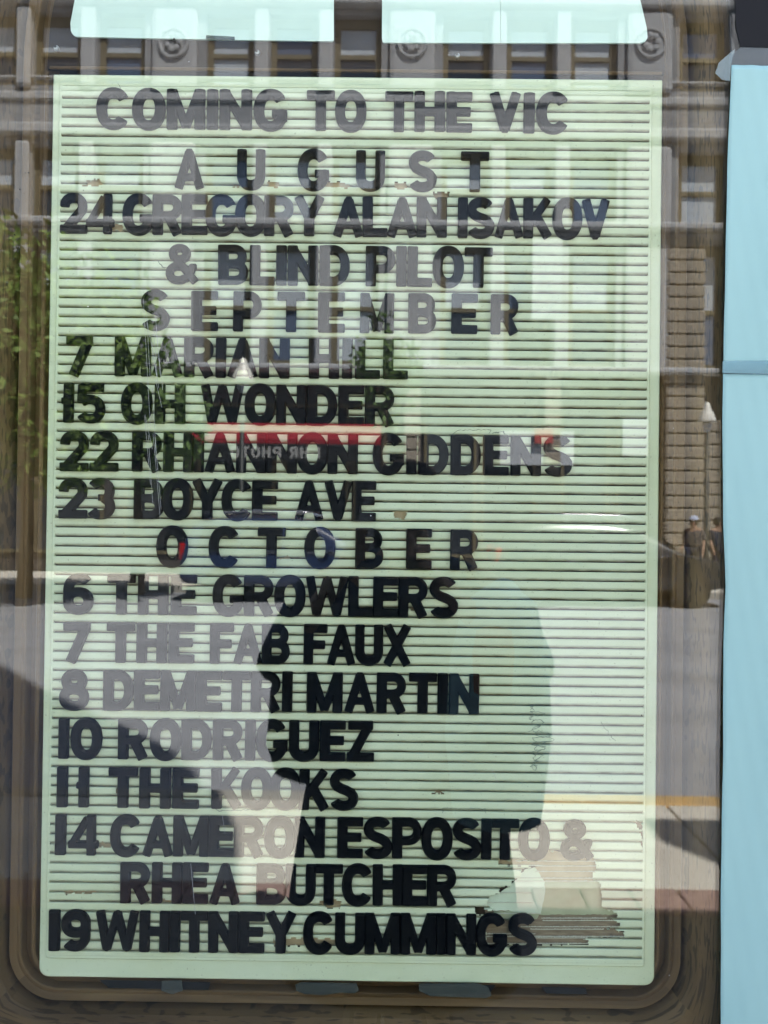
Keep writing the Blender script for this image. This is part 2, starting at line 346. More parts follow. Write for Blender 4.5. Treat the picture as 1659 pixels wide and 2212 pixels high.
def ring(o, i, y_face, y_back, bev=.0015):
    n = len(o); V = []; F = []
    def shrink(pts, d):
        cx = (min(p[0] for p in pts)+max(p[0] for p in pts))/2; cz = (min(p[1] for p in pts)+max(p[1] for p in pts))/2
        hx = max(p[0] for p in pts)-cx; hz = max(p[1] for p in pts)-cz
        return [(cx+(x-cx)*(hx-d)/hx, cz+(z-cz)*(hz-d)/hz) for x, z in pts]
    rows = [(o, y_back), (o, y_face+bev), (shrink(o, bev), y_face), (i, y_face), (i, y_back)]
    for pts, y in rows: V += [(x, y, z) for x, z in pts]
    for r in range(len(rows)-1):
        for k in range(n): F.append((r*n+k, (r+1)*n+k, (r+1)*n+(k+1) % n, r*n+(k+1) % n))
    return MB().add(V, F)
o_out = rrect(X0, X1, Z0, Z1, .0015, .0125); o_in = rrect(IX0, IX1, IZ0, IZ1, .004, .004)
add(ring(o_out, o_in, YB+.0028, YB+.015), 'rim', M_rim, board)
o_in2 = rrect(IX0+.0035, IX1-.0035, IZ0+.006, IZ1-.006, .002, .002)
add(ring(o_in, o_in2, YB+.0001, YB+.0151, .0012), 'inner_border', M_rim, board)
add(MB().box((IX0+.002, YB+.0052, IZ0+.004), (IX1-.002, YB+.0145, IZ1-.004)), 'backing_panel', M_back, board)
# damage outlines, measured on the board
def zz(pts): return [(987.5+x*.26454, 1755.5+y*.26454) for x, y in pts]
BIG = zz([(340,388),(480,392),(640,398),(660,360),(720,320),(860,312),(1000,345),(1130,385),(1138,480),(1105,500),(1110,562),(1170,572),(1184,700),(1180,765),(1240,805),(1308,815),(1300,858),(1226,868),(1340,900),(1305,936),(1215,950),(1362,970),(1366,1018),(1015,1030),(1076,1042),(1070,1078),(240,1078),(236,960),(212,838),(150,822),(145,768),(205,775),(228,800),(300,795),(240,745),(265,682),(345,660),(345,612),(435,600),(450,560),(515,540),(530,468),(600,452),(620,432),(330,426)])
CHIPS = [[(168,399),(186,398),(188,390),(196,392),(205,386),(214,388),(221,397),(221,402),(200,402)],
 [(502,400),(520,402),(516,406),(505,405)], [(577,393),(603,392),(602,405),(579,405)], [(700,402),(708,393),(745,394),(757,404),(750,406)],
 [(852,394),(878,394),(880,408),(853,409)], [(935,415),(972,415),(968,427),(945,430),(938,425)], [(850,1108),(860,1105),(874,1106),(879,1112),(875,1120),(852,1120)],
 [(212,1822),(224,1819),(236,1823),(250,1818),(264,1828),(215,1831)], [(138,1928),(150,1925),(170,1927),(208,1925),(208,1929),(185,1932),(172,1930),(145,1931)],
 [(690,1946),(738,1944),(735,1962),(704,1961),(690,1953)], [(590,2029),(640,2027),(725,2028),(728,2043),(592,2043)], [(1374,1773),(1385,1776),(1389,1791),(1376,1789)],
 [(1384,1800),(1393,1797),(1393,1813),(1386,1811)], [(1384,1821),(1392,1818),(1393,1832),(1385,1830)], [(232,485),(265,484),(266,498),(236,498)],
 [(340,1944),(356,1943),(395,1945),(390,1949),(352,1949)], [(885,1316),(900,1309),(903,1316),(898,1323)], [(388,556),(400,552),(408,558),(398,562)],
 [(603,1204),(625,1202),(622,1206),(606,1207)], [(930,1712),(960,1710),(958,1715),(934,1715)], [(250,1705),(262,1700),(263,1712),(252,1714)]]
def inpoly(x, y, poly):
    c = False; j = len(poly)-1
    for i in range(len(poly)):
        if (poly[i][1] > y) != (poly[j][1] > y) and x < (poly[j][0]-poly[i][0])*(y-poly[i][1])/(poly[j][1]-poly[i][1])+poly[i][0]: c = not c
        j = i
    return c
def w2(pts, y=YB): return [(P(a, b, y).x, P(a, b, y).z) for a, b in pts]
DMG = [w2(BIG)]+[w2(c) for c in CHIPS]
DBB = [(min(p[0] for p in d), max(p[0] for p in d), min(p[1] for p in d), max(p[1] for p in d)) for d in DMG]
PROF = [(.0050, 0.0), (.0007, -.0001), (.0, -.0009), (0, -.0030), (0, -.0052), (0, -.0074), (.0003, -.0094), (.0013, -.0109), (.0050, -.0115)]
RX0, RX1 = IX0+.0035, IX1-.0035
def rib_mesh(zt, hi):
    V = []; F = []; top = 0 if not hi else 0
    if not hi:
        xs = [RX0, RX1]
    else:
        xs = [RX0]; x = RX0
        d = [k for k in hi]
        while x < RX1-1e-6:
            near = any(b[0]-.002 < x < b[1]+.002 for b in d); nx = min(RX1, x+(.0011 if near else .05))
            if not near:
                for b in d:
                    if x < b[0]-.002 < nx: nx = b[0]-.002+1e-5
            xs.append(nx); x = nx
    prof = PROF
    for x in xs:
        for y, z in prof: V.append((x, y, z))
    n = len(prof)
    for i in range(len(xs)-1):
        for k in range(n-1):
            if hi:
                cx = (xs[i]+xs[i+1])/2; cz = zt+(prof[k][1]+prof[k+1][1])/2
                jx = .0005*math.sin(cz*900+zt*77); jz = .0009*math.sin(cx*420+zt*50)+.0004*math.sin(cx*1010)
                if any(b[0]-.001 < cx < b[1]+.001 and inpoly(cx+jx, cz+jz, p) for p, b in zip(DMG, DBB)): continue
            F.append((i*n+k, i*n+k+1, (i+1)*n+k+1, (i+1)*n+k))
    return mesh('rib', V, F, M_rib)
plain = rib_mesh(0, None)
for i in range(-1, 91):
    zt = GZ0-GP*i-.0007
    if i == -1: zt = GZ0+GP-.0007
    if zt > IZ1-.006: zt = IZ1-.0062
    hi = [b for b in DBB if b[2]-.001 < zt and b[3]+.001 > zt-.0125]
    me = rib_mesh(zt, hi) if hi else plain
    o = link('rib', me, board); o.location = (0.048, -.015, zt-.896); o.scale.z = .72 if i == 90 else 1
# layers seen where ribs have broken away
def patch(name, pts, y, m, wob=.0008, th=.0004):
    p = w2(pts); out = []
    for i in range(len(p)):
        a, b = p[i], p[(i+1) % len(p)]; L = math.hypot(a[0]-b[0], a[1]-b[1]); n = max(1, int(L/.0035))
        for k in range(n):
            t = k/n; out.append((a[0]+(b[0]-a[0])*t+random.uniform(-wob, wob), a[1]+(b[1]-a[1])*t+random.uniform(-wob, wob)))
    return add(MB().poly(out, y, y+th), name, m, board)
patch('olive_layer', zz([(650,540),(1175,560),(1215,700),(1230,780),(1320,812),(1310,845),(650,845)]), YB+.0044, M_olive)
patch('olive_layer', zz([(300,820),(680,820),(660,885),(470,900),(300,880)]), YB+.0046, M_olive)
patch('tan_layer', zz([(640,300),(1150,370),(1150,480),(1115,575),(600,575),(540,560),(600,470),(680,440),(300,430),(330,380)]), YB+.0040, M_tan)
patch('pale_layer', zz([(560,470),(640,452),(690,535),(718,575),(722,680),(700,760),(690,832),(560,825),(420,810),(300,806),(240,750),(262,690),(345,665),(440,605),(470,570)]), YB+.0032, M_pale)
patch('brown_layer', zz([(236,806),(1300,806),(1345,900),(1345,1082),(236,1082)]), YB+.0050, M_umber)
patch('brown_layer', zz([(210,880),(1345,880),(1345,945),(210,945)]), YB+.0046, M_umber)
patch('brown_layer', zz([(230,985),(1372,985),(1372,1022),(1085,1030),(1085,1082),(230,1082)]), YB+.0043, M_umber)
for c in CHIPS:
    xs_ = [p[0] for p in c]; ys_ = [p[1] for p in c]
    patch('tan_layer', [(min(xs_)-2, min(ys_)-2), (max(xs_)+2, min(ys_)-2), (max(xs_)+2, max(ys_)+2), (min(xs_)-2, max(ys_)+2)], YB+.0035, M_umber if xs_[0] > 1370 or 880 < xs_[0] < 960 else M_tan, 0)
def ragged(name, x0, x1, zy, m, y, amp=4, w=5):
    # a torn strip: ragged upper lip, straight foot
    n = max(6, int((x1-x0)/9)); up = []; lo = []; ph = random.uniform(0, 9)
    for k in range(n+1):
        x = x0+(x1-x0)*k/n; up.append((x, zy-w/2-abs(amp*math.sin(k*1.3+ph))*random.uniform(.2, 1))); lo.append((x, zy+w/2))
    p = w2(zz(up+lo[::-1])); return add(MB().poly(p, y, y+.0006), name, m, board)
for x0, x1, zy in ((480,740,400),(660,1135,402),(330,700,437),(640,1140,442),(640,1130,487),(500,1110,540),(480,1172,566),(260,615,662),(250,620,742),(300,690,830),(690,1225,868),(700,1310,888),(520,1320,938),(600,1200,958),(235,1370,1018),(640,1015,1020),(100,1075,1076),(620,1070,1030),(235,640,995)):
    ragged('torn_edge', x0, x1, zy, M_cream, YB+.0012+random.uniform(0, .0012), 8, 2.6)
# dried glue squiggles and thin cracks on the face of the board
def squig(pts, wpx=1.3, step=5, amp=2.2, name='glue_stain', m=None):
    q = []
    for i in range(len(pts)-1):
        a, b = pts[i], pts[i+1]; L = math.hypot(a[0]-b[0], a[1]-b[1]); n = max(1, int(L/step))
        for k in range(n):
            t = k/n; q.append((a[0]+(b[0]-a[0])*t+random.uniform(-amp, amp), a[1]+(b[1]-a[1])*t+random.uniform(-amp, amp)*.6))
    q.append(pts[-1]); wp = [P(a, b, YB) for a, b in q]; mb = MB()
    for a, b in zip(wp, wp[1:]):
        t = Vector((b.x-a.x, 0, b.z-a.z)); L = t.length
        if L < 1e-5: continue
        nn = Vector((-t.z, 0, t.x))/L*(wpx*.0003*random.uniform(.6, 1.4))
        y = Vector((0, -.0004, 0)); y2 = Vector((0, -.0001, 0))
        mb.add([a-nn+y2, b-nn+y2, b+nn+y2, a+nn+y2, a+y, b+y], [(0,1,5,4),(4,5,2,3)])
    return add(mb, name, m or M_stain, board)
def loop(cx, cy, rx, ry, n=14): return [(cx+rx*math.cos(k*2*math.pi/n), cy+ry*math.sin(k*2*math.pi/n)) for k in range(n+1)]
for cx, cy, rx, ry in ((1155,1528,10,6),(1158,1541,13,6),(1154,1551,8,4),(1161,1562,18,6),(1163,1574,22,7),(1168,1586,20,6),(1171,1597,21,6),(1176,1606,23,5),(1166,1616,14,5),(1170,1626,17,5),(1174,1637,21,6),(1160,1648,12,5),(1158,1658,9,5)):
    pts = [(x+random.uniform(-4, 4), y+random.uniform(-2, 2)) for x, y in loop(cx+random.uniform(-4, 4), cy, rx*random.uniform(.8, 1.15), ry, 9)]
    squig(pts[:-1]+[pts[0]] if random.random() < .4 else pts[2:8]+[(cx-rx, cy+ry)], 1.0, 3.5, 1.6)
squig([(955,1757),(957,1746),(1048,1747),(1050,1757)], 1.0); squig([(978,938),(990,930),(1030,928),(1060,929),(1056,937)], 1.0)
squig([(1065,935),(1090,932),(1092,938)], 2.0, 3, 3); squig([(402,1745),(460,1740),(470,1752),(560,1748)], 1.2)
squig([(255,180),(262,195)], 1, 4, 1); squig([(1300,1560),(1318,1590),(1330,1600)], 1.0)
squig([(340,562),(352,577),(368,578)], 1.6, 4, 1.5)
# ------------------------------------------------------------------ the letters
ROWS = [ # top y (at left end x) and runs: (text, x0, x1)
 (192, 210, 'top line', [('COMING',209,621.5,'first word'),('TO',662.5,790,'second word'),('THE',831,1019.5,'third word'),('VIC',1054.5,1231,'last word')]),
 (322, 380, 'AUGUST heading', [('A',376,442.5,''),('U',512.5,572.5,''),('G',643.5,711.5,''),('U',768.5,831,''),('S',881,943.5,''),('T',994.5,1055.5,'')]),
 (419, 135, 'line dated twenty-four', [('24',131,247.5,'date'),('GREGORY',266,702.5,'first word'),('ALAN',717.5,964.5,'second word'),('ISAKOV',988.5,1317,'last word')]),
 (528, 362, 'line below the twenty-four line', [('&',359,430,''),('BLIND',472.5,756,'first word'),('PILOT',790,1063,'last word')]),
 (628, 305, 'SEPTEMBER heading', [('S',304,367.5,''),('E',414,471,''),('P',504,565,''),('T',599,658.5,''),('E',687.5,745,''),('M',777.5,850,''),('B',882,942,''),('E',974.5,1030.5,''),('R',1060.5,1121,'')]),
 (726, 145, 'line dated seven below SEPTEMBER', [('7',144,204,'date'),('MARIAN',249,625,'first word'),('HILL',667.5,881,'last word')]),
 (827, 137, 'line dated fifteen', [('1n',133,159,'date'),('5',165,227.5,'date'),('OH',262.5,400,'first word'),('WONDER',432.5,854.5,'last word')]),
 (931, 130, 'line dated twenty-two', [('22',130,256,'date'),('RHIANNON',286,772.5,'first word'),('GIDDENS',805,1235.5,'last word')]),
 (1033, 128, 'line dated twenty-three', [('23',127.5,248.5,'date'),('BOYCE',290,600,'first word'),('AVE',635,812,'last word')]),
 (1137, 345, 'OCTOBER heading', [('O',339,405,''),('C',451.5,520,''),('T',556,616.5,''),('O',658.5,723.5,''),('B',767.5,828,''),('E',877,932,''),('R',972,1034.5,'')]),
 (1239, 140, 'line dated six', [('6',137.5,201,'date'),('THE',232.5,425,'first word'),('GROWLERS',460,989.5,'last word')]),
 (1343, 140, 'line dated seven below OCTOBER', [('7',137.5,198.5,'date'),('THE',231,420,'first word'),('FAB',454,626,'second word'),('FAUX',656,889.5,'last word')]),
 (1446, 130, 'line dated eight', [('8',129,192.5,'date'),('DEMETRI',224,631,'first word'),('MARTIN',662.5,1033.5,'last word')]),
 (1551, 128, 'line dated ten', [('1',127.5,149,'date'),('0',154,220,'date'),('RODRIGUEZ',256,809,'only word')]),
 (1656, 125, 'line dated eleven', [('1',124,146.5,'date'),('1n',166,192.5,'date'),('THE',235,430,'first word'),('KOOKS',457.5,774,'last word')]),
 (1759, 120, 'line dated fourteen', [('1',120,142.5,'date'),('4',148.5,213.5,'date'),('CAMERON',239,701,'first word'),('ESPOSITO',728.5,1185.5,'last word'),('&',1210.5,1283,'')]),
 (1862, 262, 'line just above the bottom line', [('RHEA',261,520,'first word'),('BUTCHER',554,988.5,'last word')]),
 (1965, 106, 'bottom line dated nineteen', [('1',106,131,'date'),('9',134,195,'date'),('WHITNEY',206,641,'first word'),('CUMMINGS',655,1159.5,'last word')])]
NUMW = ['zero','one','two','three','four','five','six','seven','eight','nine']
ORD = ['first', 'second', 'third', 'fourth', 'fifth', 'sixth', 'seventh', 'eighth', 'ninth']
HL = (P(500, 1000, YB).z-P(500, 1000+CAPH, YB).z)
LM = {}
def letter(ch, px0, px1, ytop, label, cat, group):
    # each glyph keeps its own natural width; the little width differences come from the measured slot
    if ch not in LM: LM[ch] = glyph_mesh(ch, HL, material=M_let)
    a = P(px0, ytop+CAPH, YB); b = P(px1, ytop+CAPH, YB)
    o = link('plastic_letter' if cat == 'letter' else ('plastic_number' if cat == 'number' else 'plastic_ampersand'), LM[ch])
    nat = GL[ch][0]*HL; sx = max(.93, min(1.07, (b.x-a.x)/nat)); o.scale = (sx, 1, 1)
    cx = (a.x+b.x)/2; o.location = (cx-nat*sx/2, YB+.0005, a.z+random.uniform(-.0003, .0003))
    o.rotation_euler = (random.uniform(-.006, .006), math.radians(random.gauss(0, .28)), 0)
    setp(o, label, cat, group)
for ytop, xl, rn, runs in ROWS:
    singles = all(len(r[0]) == 1 for r in runs)
    ci = 0
    dates = 0
    for txt, x0, x1, wn_ in runs:
        chars = [txt] if txt == '1n' else list(txt)
        nat = [GL[c][0]*CAPH for c in chars]; gap = ((x1-x0)-sum(nat))/max(1, len(chars)-1) if len(chars) > 1 else 0
        s = 1
        if gap < -4 and len(chars) > 1: s = (x1-x0+2*(len(chars)-1))/sum(nat); gap = -2; 
        if gap > 7 and len(chars) > 1: s = (x1-x0-4*(len(chars)-1))/sum(nat); gap = 4
        x = x0
        for k, c in enumerate(chars):
            wd = nat[k]*s if len(chars) > 1 else (x1-x0); base = '1' if c == '1n' else c
            isd = base.isdigit()
            if isd:
                dates += 1
                lab = f'black plastic numeral {NUMW[int(base)]}, ' + {1: 'first', 2: 'second'}[dates] + f' digit of the {rn}'
                cat = 'number'; grp = 'date numerals on the board'
            elif base == '&':
                cat = 'symbol'; grp = 'ampersands on the board'; lab = 'black plastic ampersand at the ' + ('right end' if x0 > 1000 else 'left end') + f' of the {rn}'
            elif singles:
                cat = 'letter'; grp = 'letters of the board'; lab = f'black plastic letter {base}, {ORD[ci]} letter of the spaced out {rn}'
            else:
                cat = 'letter'; grp = 'letters of the board'; lab = f'black letter {base}, {ORD[k]} of the {wn_}, {rn}'
            letter(c, x, x+wd, ytop+(x-xl)*.0102, lab, cat, grp); x += wd+gap; ci += 1
# ------------------------------------------------------------------ wooden case frame
FX0, FX1, FZ0 = X0-.0042, X1-.0012, Z0-(-.0055)
FXC = (FX0+FX1)/2; HW = (FX1-FX0)/2; ZSP = P(829, 150, YB).z; RYT = .466; RC = .030
path = []          # (x, z, nx, nz, s) clockwise from bottom middle going left
def pp(x, z, nx, nz): path.append((x, z, nx, nz))
for k in range(13): pp(FXC-(HW-RC)*k/12, FZ0, 0, -1)
for k in range(1, 12):
    a = math.radians(270-90*k/12); pp(FX0+RC+RC*math.cos(a), FZ0+RC+RC*math.sin(a), math.cos(a), math.sin(a))
iL = len(path)
for k in range(25): pp(FX0, FZ0+RC+(ZSP-FZ0-RC)*k/24, -1, 0)
for k in range(1, 33):
    a = math.pi-math.pi*k/32*.5; x, z = math.cos(a), math.sin(a); n = Vector((x/HW, z/RYT)).normalized(); pp(FXC+HW*x, ZSP+RYT*z, n.x, n.y)
half = list(path)
full = half+[(2*FXC-x, z, -nx, nz) for x, z, nx, nz in reversed(half[:-1])]
U_ = .000607
FP = [(-3,92),(2,84),(5,78),(6,71),(9,69.0),(13,68.5),(15,70.5),(17,80),(31,80),(32,65),(34,63.5),(38,63.5),(42,64.5),(55,61),(58,64),(61,80),(64,80),(67,58),(71,48),(80,40),(95,35),(115,33),(128,36),(136,43),(141,54),(143,70),(144,92)]
def rail(i0, i1, name, label=None):
    V = []; F = []; UV = []; s = 0; n = len(FP)
    off = random.uniform(0, 5)
    for i in range(i0, i1+1):
        x, z, nx, nz = full[i % len(full)]
        if i > i0:
            px_, pz_ = full[(i-1) % len(full)][:2]; s += math.hypot(x-px_, z-pz_)
        q = max(abs(nx), abs(nz)) if z < FZ0+RC+1e-6 else 1.0
        for u, yd in FP:
            b = max(0, min(1, (u-64)/76)); e = ((RC+u*U_)/q-RC-u*U_)*b
            V.append((x+nx*(u*U_+e), yd/1000-.005, z+nz*(u*U_+e))); UV.append((s+off, u*U_))
    for r in range(i1-i0):
        for k in range(n-1): F.append((r*n+k, r*n+k+1, (r+1)*n+k+1, (r+1)*n+k))
    me = mesh(name, V, F, M_wood, False); uvl = me.uv_layers.new(name='grain')
    for li, lp in enumerate(me.loops): uvl.data[li].uv = UV[lp.vertex_index]
    o = link(name, me, None); o.parent = case; o.matrix_parent_inverse = Matrix.Translation(case.location).inverted()
    if label: o['label'] = label
    return o
case = empty('display_case', (FXC, .087, FZ0-.09), 'brown wood grain display case with stepped moulding and rounded lower corners framing the letter board', 'display case')
NF = len(full); cL = 12+7; cR = NF-1-cL
rail(0, cL, 'bottom_rail'); rail(cR, NF-1, 'bottom_rail')
rail(cL, iL+24+32, 'side_rail'); rail(iL+24+32, cR, 'side_rail')
# back and gap lining
add(MB().box((FX0-.08, .0875, FZ0-.085), (FX1+.08, .095, ZSP+.5)), 'back_panel', M_black, case)
# header panel above the board, with a trim lip and screws
hp = w2([(60, 146), (1480, 158)], .058); HZ = (hp[0][1]+hp[1][1])/2
arch = [(FXC+(HW+.004)*math.cos(math.pi*k/24), ZSP+(RYT+.004)*math.sin(math.pi*k/24)) for k in range(25)]
arch = [p for p in arch if p[1] > HZ]
add(MB().poly([(FX0-.004, HZ), (FX1+.004, HZ)]+arch, .060, .066), 'header_panel', M_header, case)
add(MB().bbox((FX0, .0575, HZ-.0018), (FX1, .0605, HZ+.0022), .0008), 'trim_strip', M_wood, case)
lx = P(91, 150, .06).x
for xx in (P(96, 400, .06).x,):
    pass
for px_, py_ in ((122,104),(556,114),(988,121)):
    c = P(px_, py_, .0585)
    s_ = MB().lathe([(.0001,-.0022),(.0028,-.0021),(.0034,-.0012),(.0036,0),(.0036,.002)], c, 'y', 14).build('screw', M_screw); s_.parent = case; s_.matrix_parent_inverse = Matrix.Translation(case.location).inverted()
    h_ = MB().lathe([(.0001,-.0027),(.0018,-.0026),(.0018,-.002)], c+Vector((-.001,0,.0012)), 'y', 10).build('screw_slot', M_speck); h_.parent = s_
for px_, py_, r_ in ((376,85,.0016),(770,20,.0008),(1200,118,.0008)):
    c = P(px_, py_, .0485); o = MB().lathe([(.0001,-.0004),(r_,-.0003),(r_,.0003)], c, 'y', 12).build('speck', M_speck); o.parent = case; o.matrix_parent_inverse = Matrix.Translation(case.location).inverted()
# pale cyan header sheets
def sheet(ptspx, y, th, name, m, label, cat, group=None):
    p = w2(ptspx, y); xs = [q[0] for q in p]; zs = [q[1] for q in p]
    c = ((min(xs)+max(xs))/2, y+th, min(zs)); mb = MB().poly([(a-c[0], b-c[2]) for a, b in p], -th, 0)
    o = mb.build(name, m, None, c); return setp(o, label, cat, group)
def crn(cx, cy, r, a0, a1, n=6): return [(cx+r*math.cos(math.radians(a0+(a1-a0)*k/n)), cy+r*math.sin(math.radians(a0+(a1-a0)*k/n))) for k in range(n+1)]
sheet([(178,-120),(165,-20),(152,50)]+crn(170,62,17.5,165,90)+[(300,82),(500,86)]+crn(716,84,5,90,0)+[(721,-120)], .052, .0025, 'header_sheet', M_cyan,
      'left pale cyan sheet with a rounded lower corner, hanging above the word COMING', 'sheet', 'pale header sheets')
hs = sheet([(826,-120),(825,80)]+crn(831,87,5,180,90)+[(1081,93),(1081,-120)], .052, .0025, 'header_sheet', M_cyan,
      'middle pale cyan sheet above the word TO, butted against the right sheet', 'sheet', 'pale header sheets')
sheet([(1081.6,-120),(1081.6,93)]+[(1200,93)]+crn(1383,77,16,90,10)+[(1397,60),(1388,20),(1378,-20),(1368,-120)], .0515, .0025, 'header_sheet', M_cyan,
      'right pale cyan sheet with a bulging right edge, above the word VIC', 'sheet', 'pale header sheets')
sheet([(445,76),(507,79),(507,87),(445,84)], .0518-.0028, .0003, 'tape_piece', M_tape, 'small grey tape piece on the lower edge of the left pale sheet', 'tape', 'tape pieces')
# tape, and black strips painted in for the shade of gaps under the board
for pts, lab in (([(350,2119),(392,2118),(395,2140),(372,2148),(348,2140)],'small grey tape scrap with a dark hole below the board, left of centre'),
                 ([(638,2127),(650,2122),(770,2124),(775,2140),(765,2146),(735,2144),(700,2150),(660,2148),(640,2140)],'long grey tape scrap stuck on the frame under the bottom line of letters'),
                 ([(905,2125),(1030,2124),(1055,2132),(1062,2150),(1050,2156),(930,2152),(905,2140)],'grey tape scrap with a torn end on the frame, right of centre')):
    sheet(pts, .0545, .0004, 'tape_piece', M_tape, lab, 'tape', 'tape pieces')
for pts in ([(215,2117),(455,2122),(450,2139),(235,2134)], [(1005,2128),(1070,2128),(1060,2144),(1015,2143)], [(1170,2132),(1265,2134),(1270,2148),(1180,2146)]):
    p = w2(pts, .0575); add(MB().poly(p, .0575, .058), 'gap_shade', M_black, case)
# ------------------------------------------------------------------ shop window pane in front of everything
pane_t = empty('shop_window', (.15, .003, .5), 'large clear shop window pane in front of the display case, mirroring the sunny street', 'window')
add(MB().box((-1.4, 0, .5), (1.8, .006, 2.95)), 'pane', M_glass, pane_t)
def onpane(mb, name, m): return add(mb, name, m, pane_t)
for px_, py_, r_ in ((62,373,.0016),(55,373,.0009),(43,409,.0013),(32,507,.0016),(180,411,.0009),(158,288,.0006),(18,1213-0,.0009),(22,1256-0,.0008),(860,1588,.0014),(1386,1545,.0012),(1466,1085,.0010),(1600,1087,.0008),(1617,1128,.0008),(1605,1970,.0012),(1618,2190,.0010),(1592,720,.0007),(900,480,.0008),(1050,765,.0007),(1370,940,.0007)):
    c = P(px_, py_, -.0006); onpane(MB().lathe([(.0001,-.0003),(r_*.6,-.0002),(r_*.62,.0002)], c, 'y', 10), 'speck', M_speck)
for px_, py_, r_ in ((408,133,.0008),(801,1114,.0012),(190,662,.0014),(1455,925,.0006),(1446,2107,.0009),(1393,1545,.0004),(1235,1385,.0006),(950,1140,.0005),(1560,2053,.001)):
    c = P(px_, py_, -.0006); onpane(MB().lathe([(.0001,-.0003),(r_*.5,-.0002),(r_*.55,.0002)], c, 'y', 8), 'fleck', M_fleck)
def scratch(x0, y0, x1, y1, w=.0002):
    a = P(x0, y0, -.0004); b = P(x1, y1, -.0004); t = (b-a); nn = Vector((-t.z, 0, t.x)).normalized()*w/2
    onpane(MB().add([a-nn, b-nn, b+nn, a+nn], [(0,1,2,3)]), 'scratch', M_scr)
for k in range(16):
    x = 315+random.uniform(-6, 22)+k*.3; y0 = 690+random.uniform(-60, 260); scratch(x, y0, x+random.uniform(6, 16), y0+random.uniform(60, 190), .0003)
scratch(412,1865,422,1975,.0004); scratch(1062,1660,1075,1690,.0003); scratch(480,1760,486,1800,.0003)
# light blue papers taped on the right part of the pane
def wavy(edge, y, m, label, cat, group=None):
    y0, y1 = edge[0][0], edge[-1][0]; n = int((y1-y0)/12); k = 24; V = []; F = []
    for i in range(n+1):
        py_ = y0+(y1-y0)*i/n
        for a, b in zip(edge, edge[1:]):
            if a[0] <= py_ <= b[0]+1e-6: xl_ = a[1]+(b[1]-a[1])*(py_-a[0])/(b[0]-a[0])
        xl_ += .3*math.sin(py_*.031+2)
        for j in range(k+1):
            u = j/k; px_ = xl_+(1800-xl_)*u; tilt = (px_-1570)*.009
            p = P(px_, py_+tilt, y); lift = -.0008*max(0, 1-u*9)**2*(.5+.5*math.sin(py_*.013))-.0011*(1+math.sin(px_*.055+py_*.006))*(.6+.4*math.sin(py_*.012+1))-.0004*(1+math.sin(px_*.17-py_*.03))
            V.append((p.x, p.y+lift, p.z))
    q = len(V); V += [(x, yy+.0003, z) for x, yy, z in V]
    for i in range(n):
        for j in range(k):
            a = i*(k+1)+j; F.append((a, a+k+1, a+k+2, a+1)); F.append((q+a, q+a+1, q+a+k+2, q+a+k+1))
    for i in range(n): a = i*(k+1); F.append((a, q+a, q+a+k+1, a+k+1))
    for j in range(k): F.append((j, j+1, q+j+1, q+j)); a = n*(k+1)+j; F.append((a, q+a, q+a+1, a+1))
    c = V[0]; o = link('blue_paper', mesh('blue_paper', [(x-c[0], yy-c[1], z-c[2]) for x, yy, z in V], F, m, True), None, c)
    return setp(o, label, cat, group)
def onp(pts, y, th, name, m, label, cat, group=None): return sheet(pts, y, th, name, m, label, cat, group)
wavy([(142,1579),(350,1571),(600,1564),(806,1562)], -.0016, M_paper, 'upper light blue paper taped on the window right of the frame', 'paper', 'light blue papers on the window')
wavy([(808,1561),(1000,1560),(1130,1562),(1270,1567),(1400,1562),(1700,1559),(2000,1556),(2400,1557)], -.0019, M_paper, 'tall lower light blue paper on the window right of the frame', 'paper', 'light blue papers on the window')
onp([(1561,780),(1800,776),(1800,811),(1561,806)], -.0056, .0003, 'tape_piece', M_tape2, 'wide translucent tape joining the two light blue papers', 'tape', 'tape pieces')
onp([(1600,102),(1800,108),(1800,147),(1579,142),(1580,118)], -.0009, .0003, 'tape_piece', film_mat('smoky_tape', (.16,.18,.18), .45), 'smoky tape strip above the upper light blue paper', 'tape', 'tape pieces')
onp([(1586,-60),(1800,-60),(1800,104),(1600,101),(1590,60)], -.0012, .0006, 'black_sheet', M_black, 'black sheet on the window above the light blue papers', 'sheet')
onp([(1545,158),(1553,135),(1588,105),(1579,142),(1577,175),(1560,172)], -.0027, .0003, 'tape_piece', film_mat('folded_tape', (.30,.38,.38), .4), 'folded corner of clear tape beside the upper light blue paper', 'tape', 'tape pieces')
# ------------------------------------------------------------------ our own building: theatre front
M_ofront = mat('dark_painted_front', (.09, .08, .075), .6, .3, var=.3, vscale=3)
M_oroof = mat('theatre_brick', (.30, .20, .15), .8, .2, var=.25, vscale=6)
tb = empty('theatre_front', (.84, .3, 0), 'own shop front holding the window, seen as its pane surround', 'building')
H_LOW = 4.24
def W_(name, a, b, m): return add(MB().box(a, b), name, m, tb)
W_('wall', (-12, -.04, 0), (-1.4, .4, 4.2), M_ofront); W_('wall', (1.8, -.04, 0), (14, .4, 4.2), M_ofront)
W_('wall', (-1.4, -.04, 0), (1.8, .4, .5), M_ofront); W_('lintel', (-1.4, -.04, 2.95), (1.8, .4, 4.2), M_ofront)
W_('niche_back', (-1.4, .28, .5), (1.8, .4, 2.95), M_black)
add(MB().poly([(-12,4.2),(.84,4.2),(1.0,4.9),(1.2,5.8),(1.38,7.0),(1.55,8.2),(1.60,9.2),(1.52,10.2),(1.36,11.2),(1.15,13),(.96,15.5),(.8,17),(-12,17)][::-1], .0, .6), 'shadow_gable', M_oroof, tb)  # unseen gable, outline invented to bend its shadow edge across the street
W_('shadow_block', (3.35, .002, H_LOW+.001), (14, .3, 6.2), M_oroof); W_('wall', (-12, .402, 0), (14, 10, 4.2), M_oroof)  # raised block is unseen, added to throw shade on the pavement at right
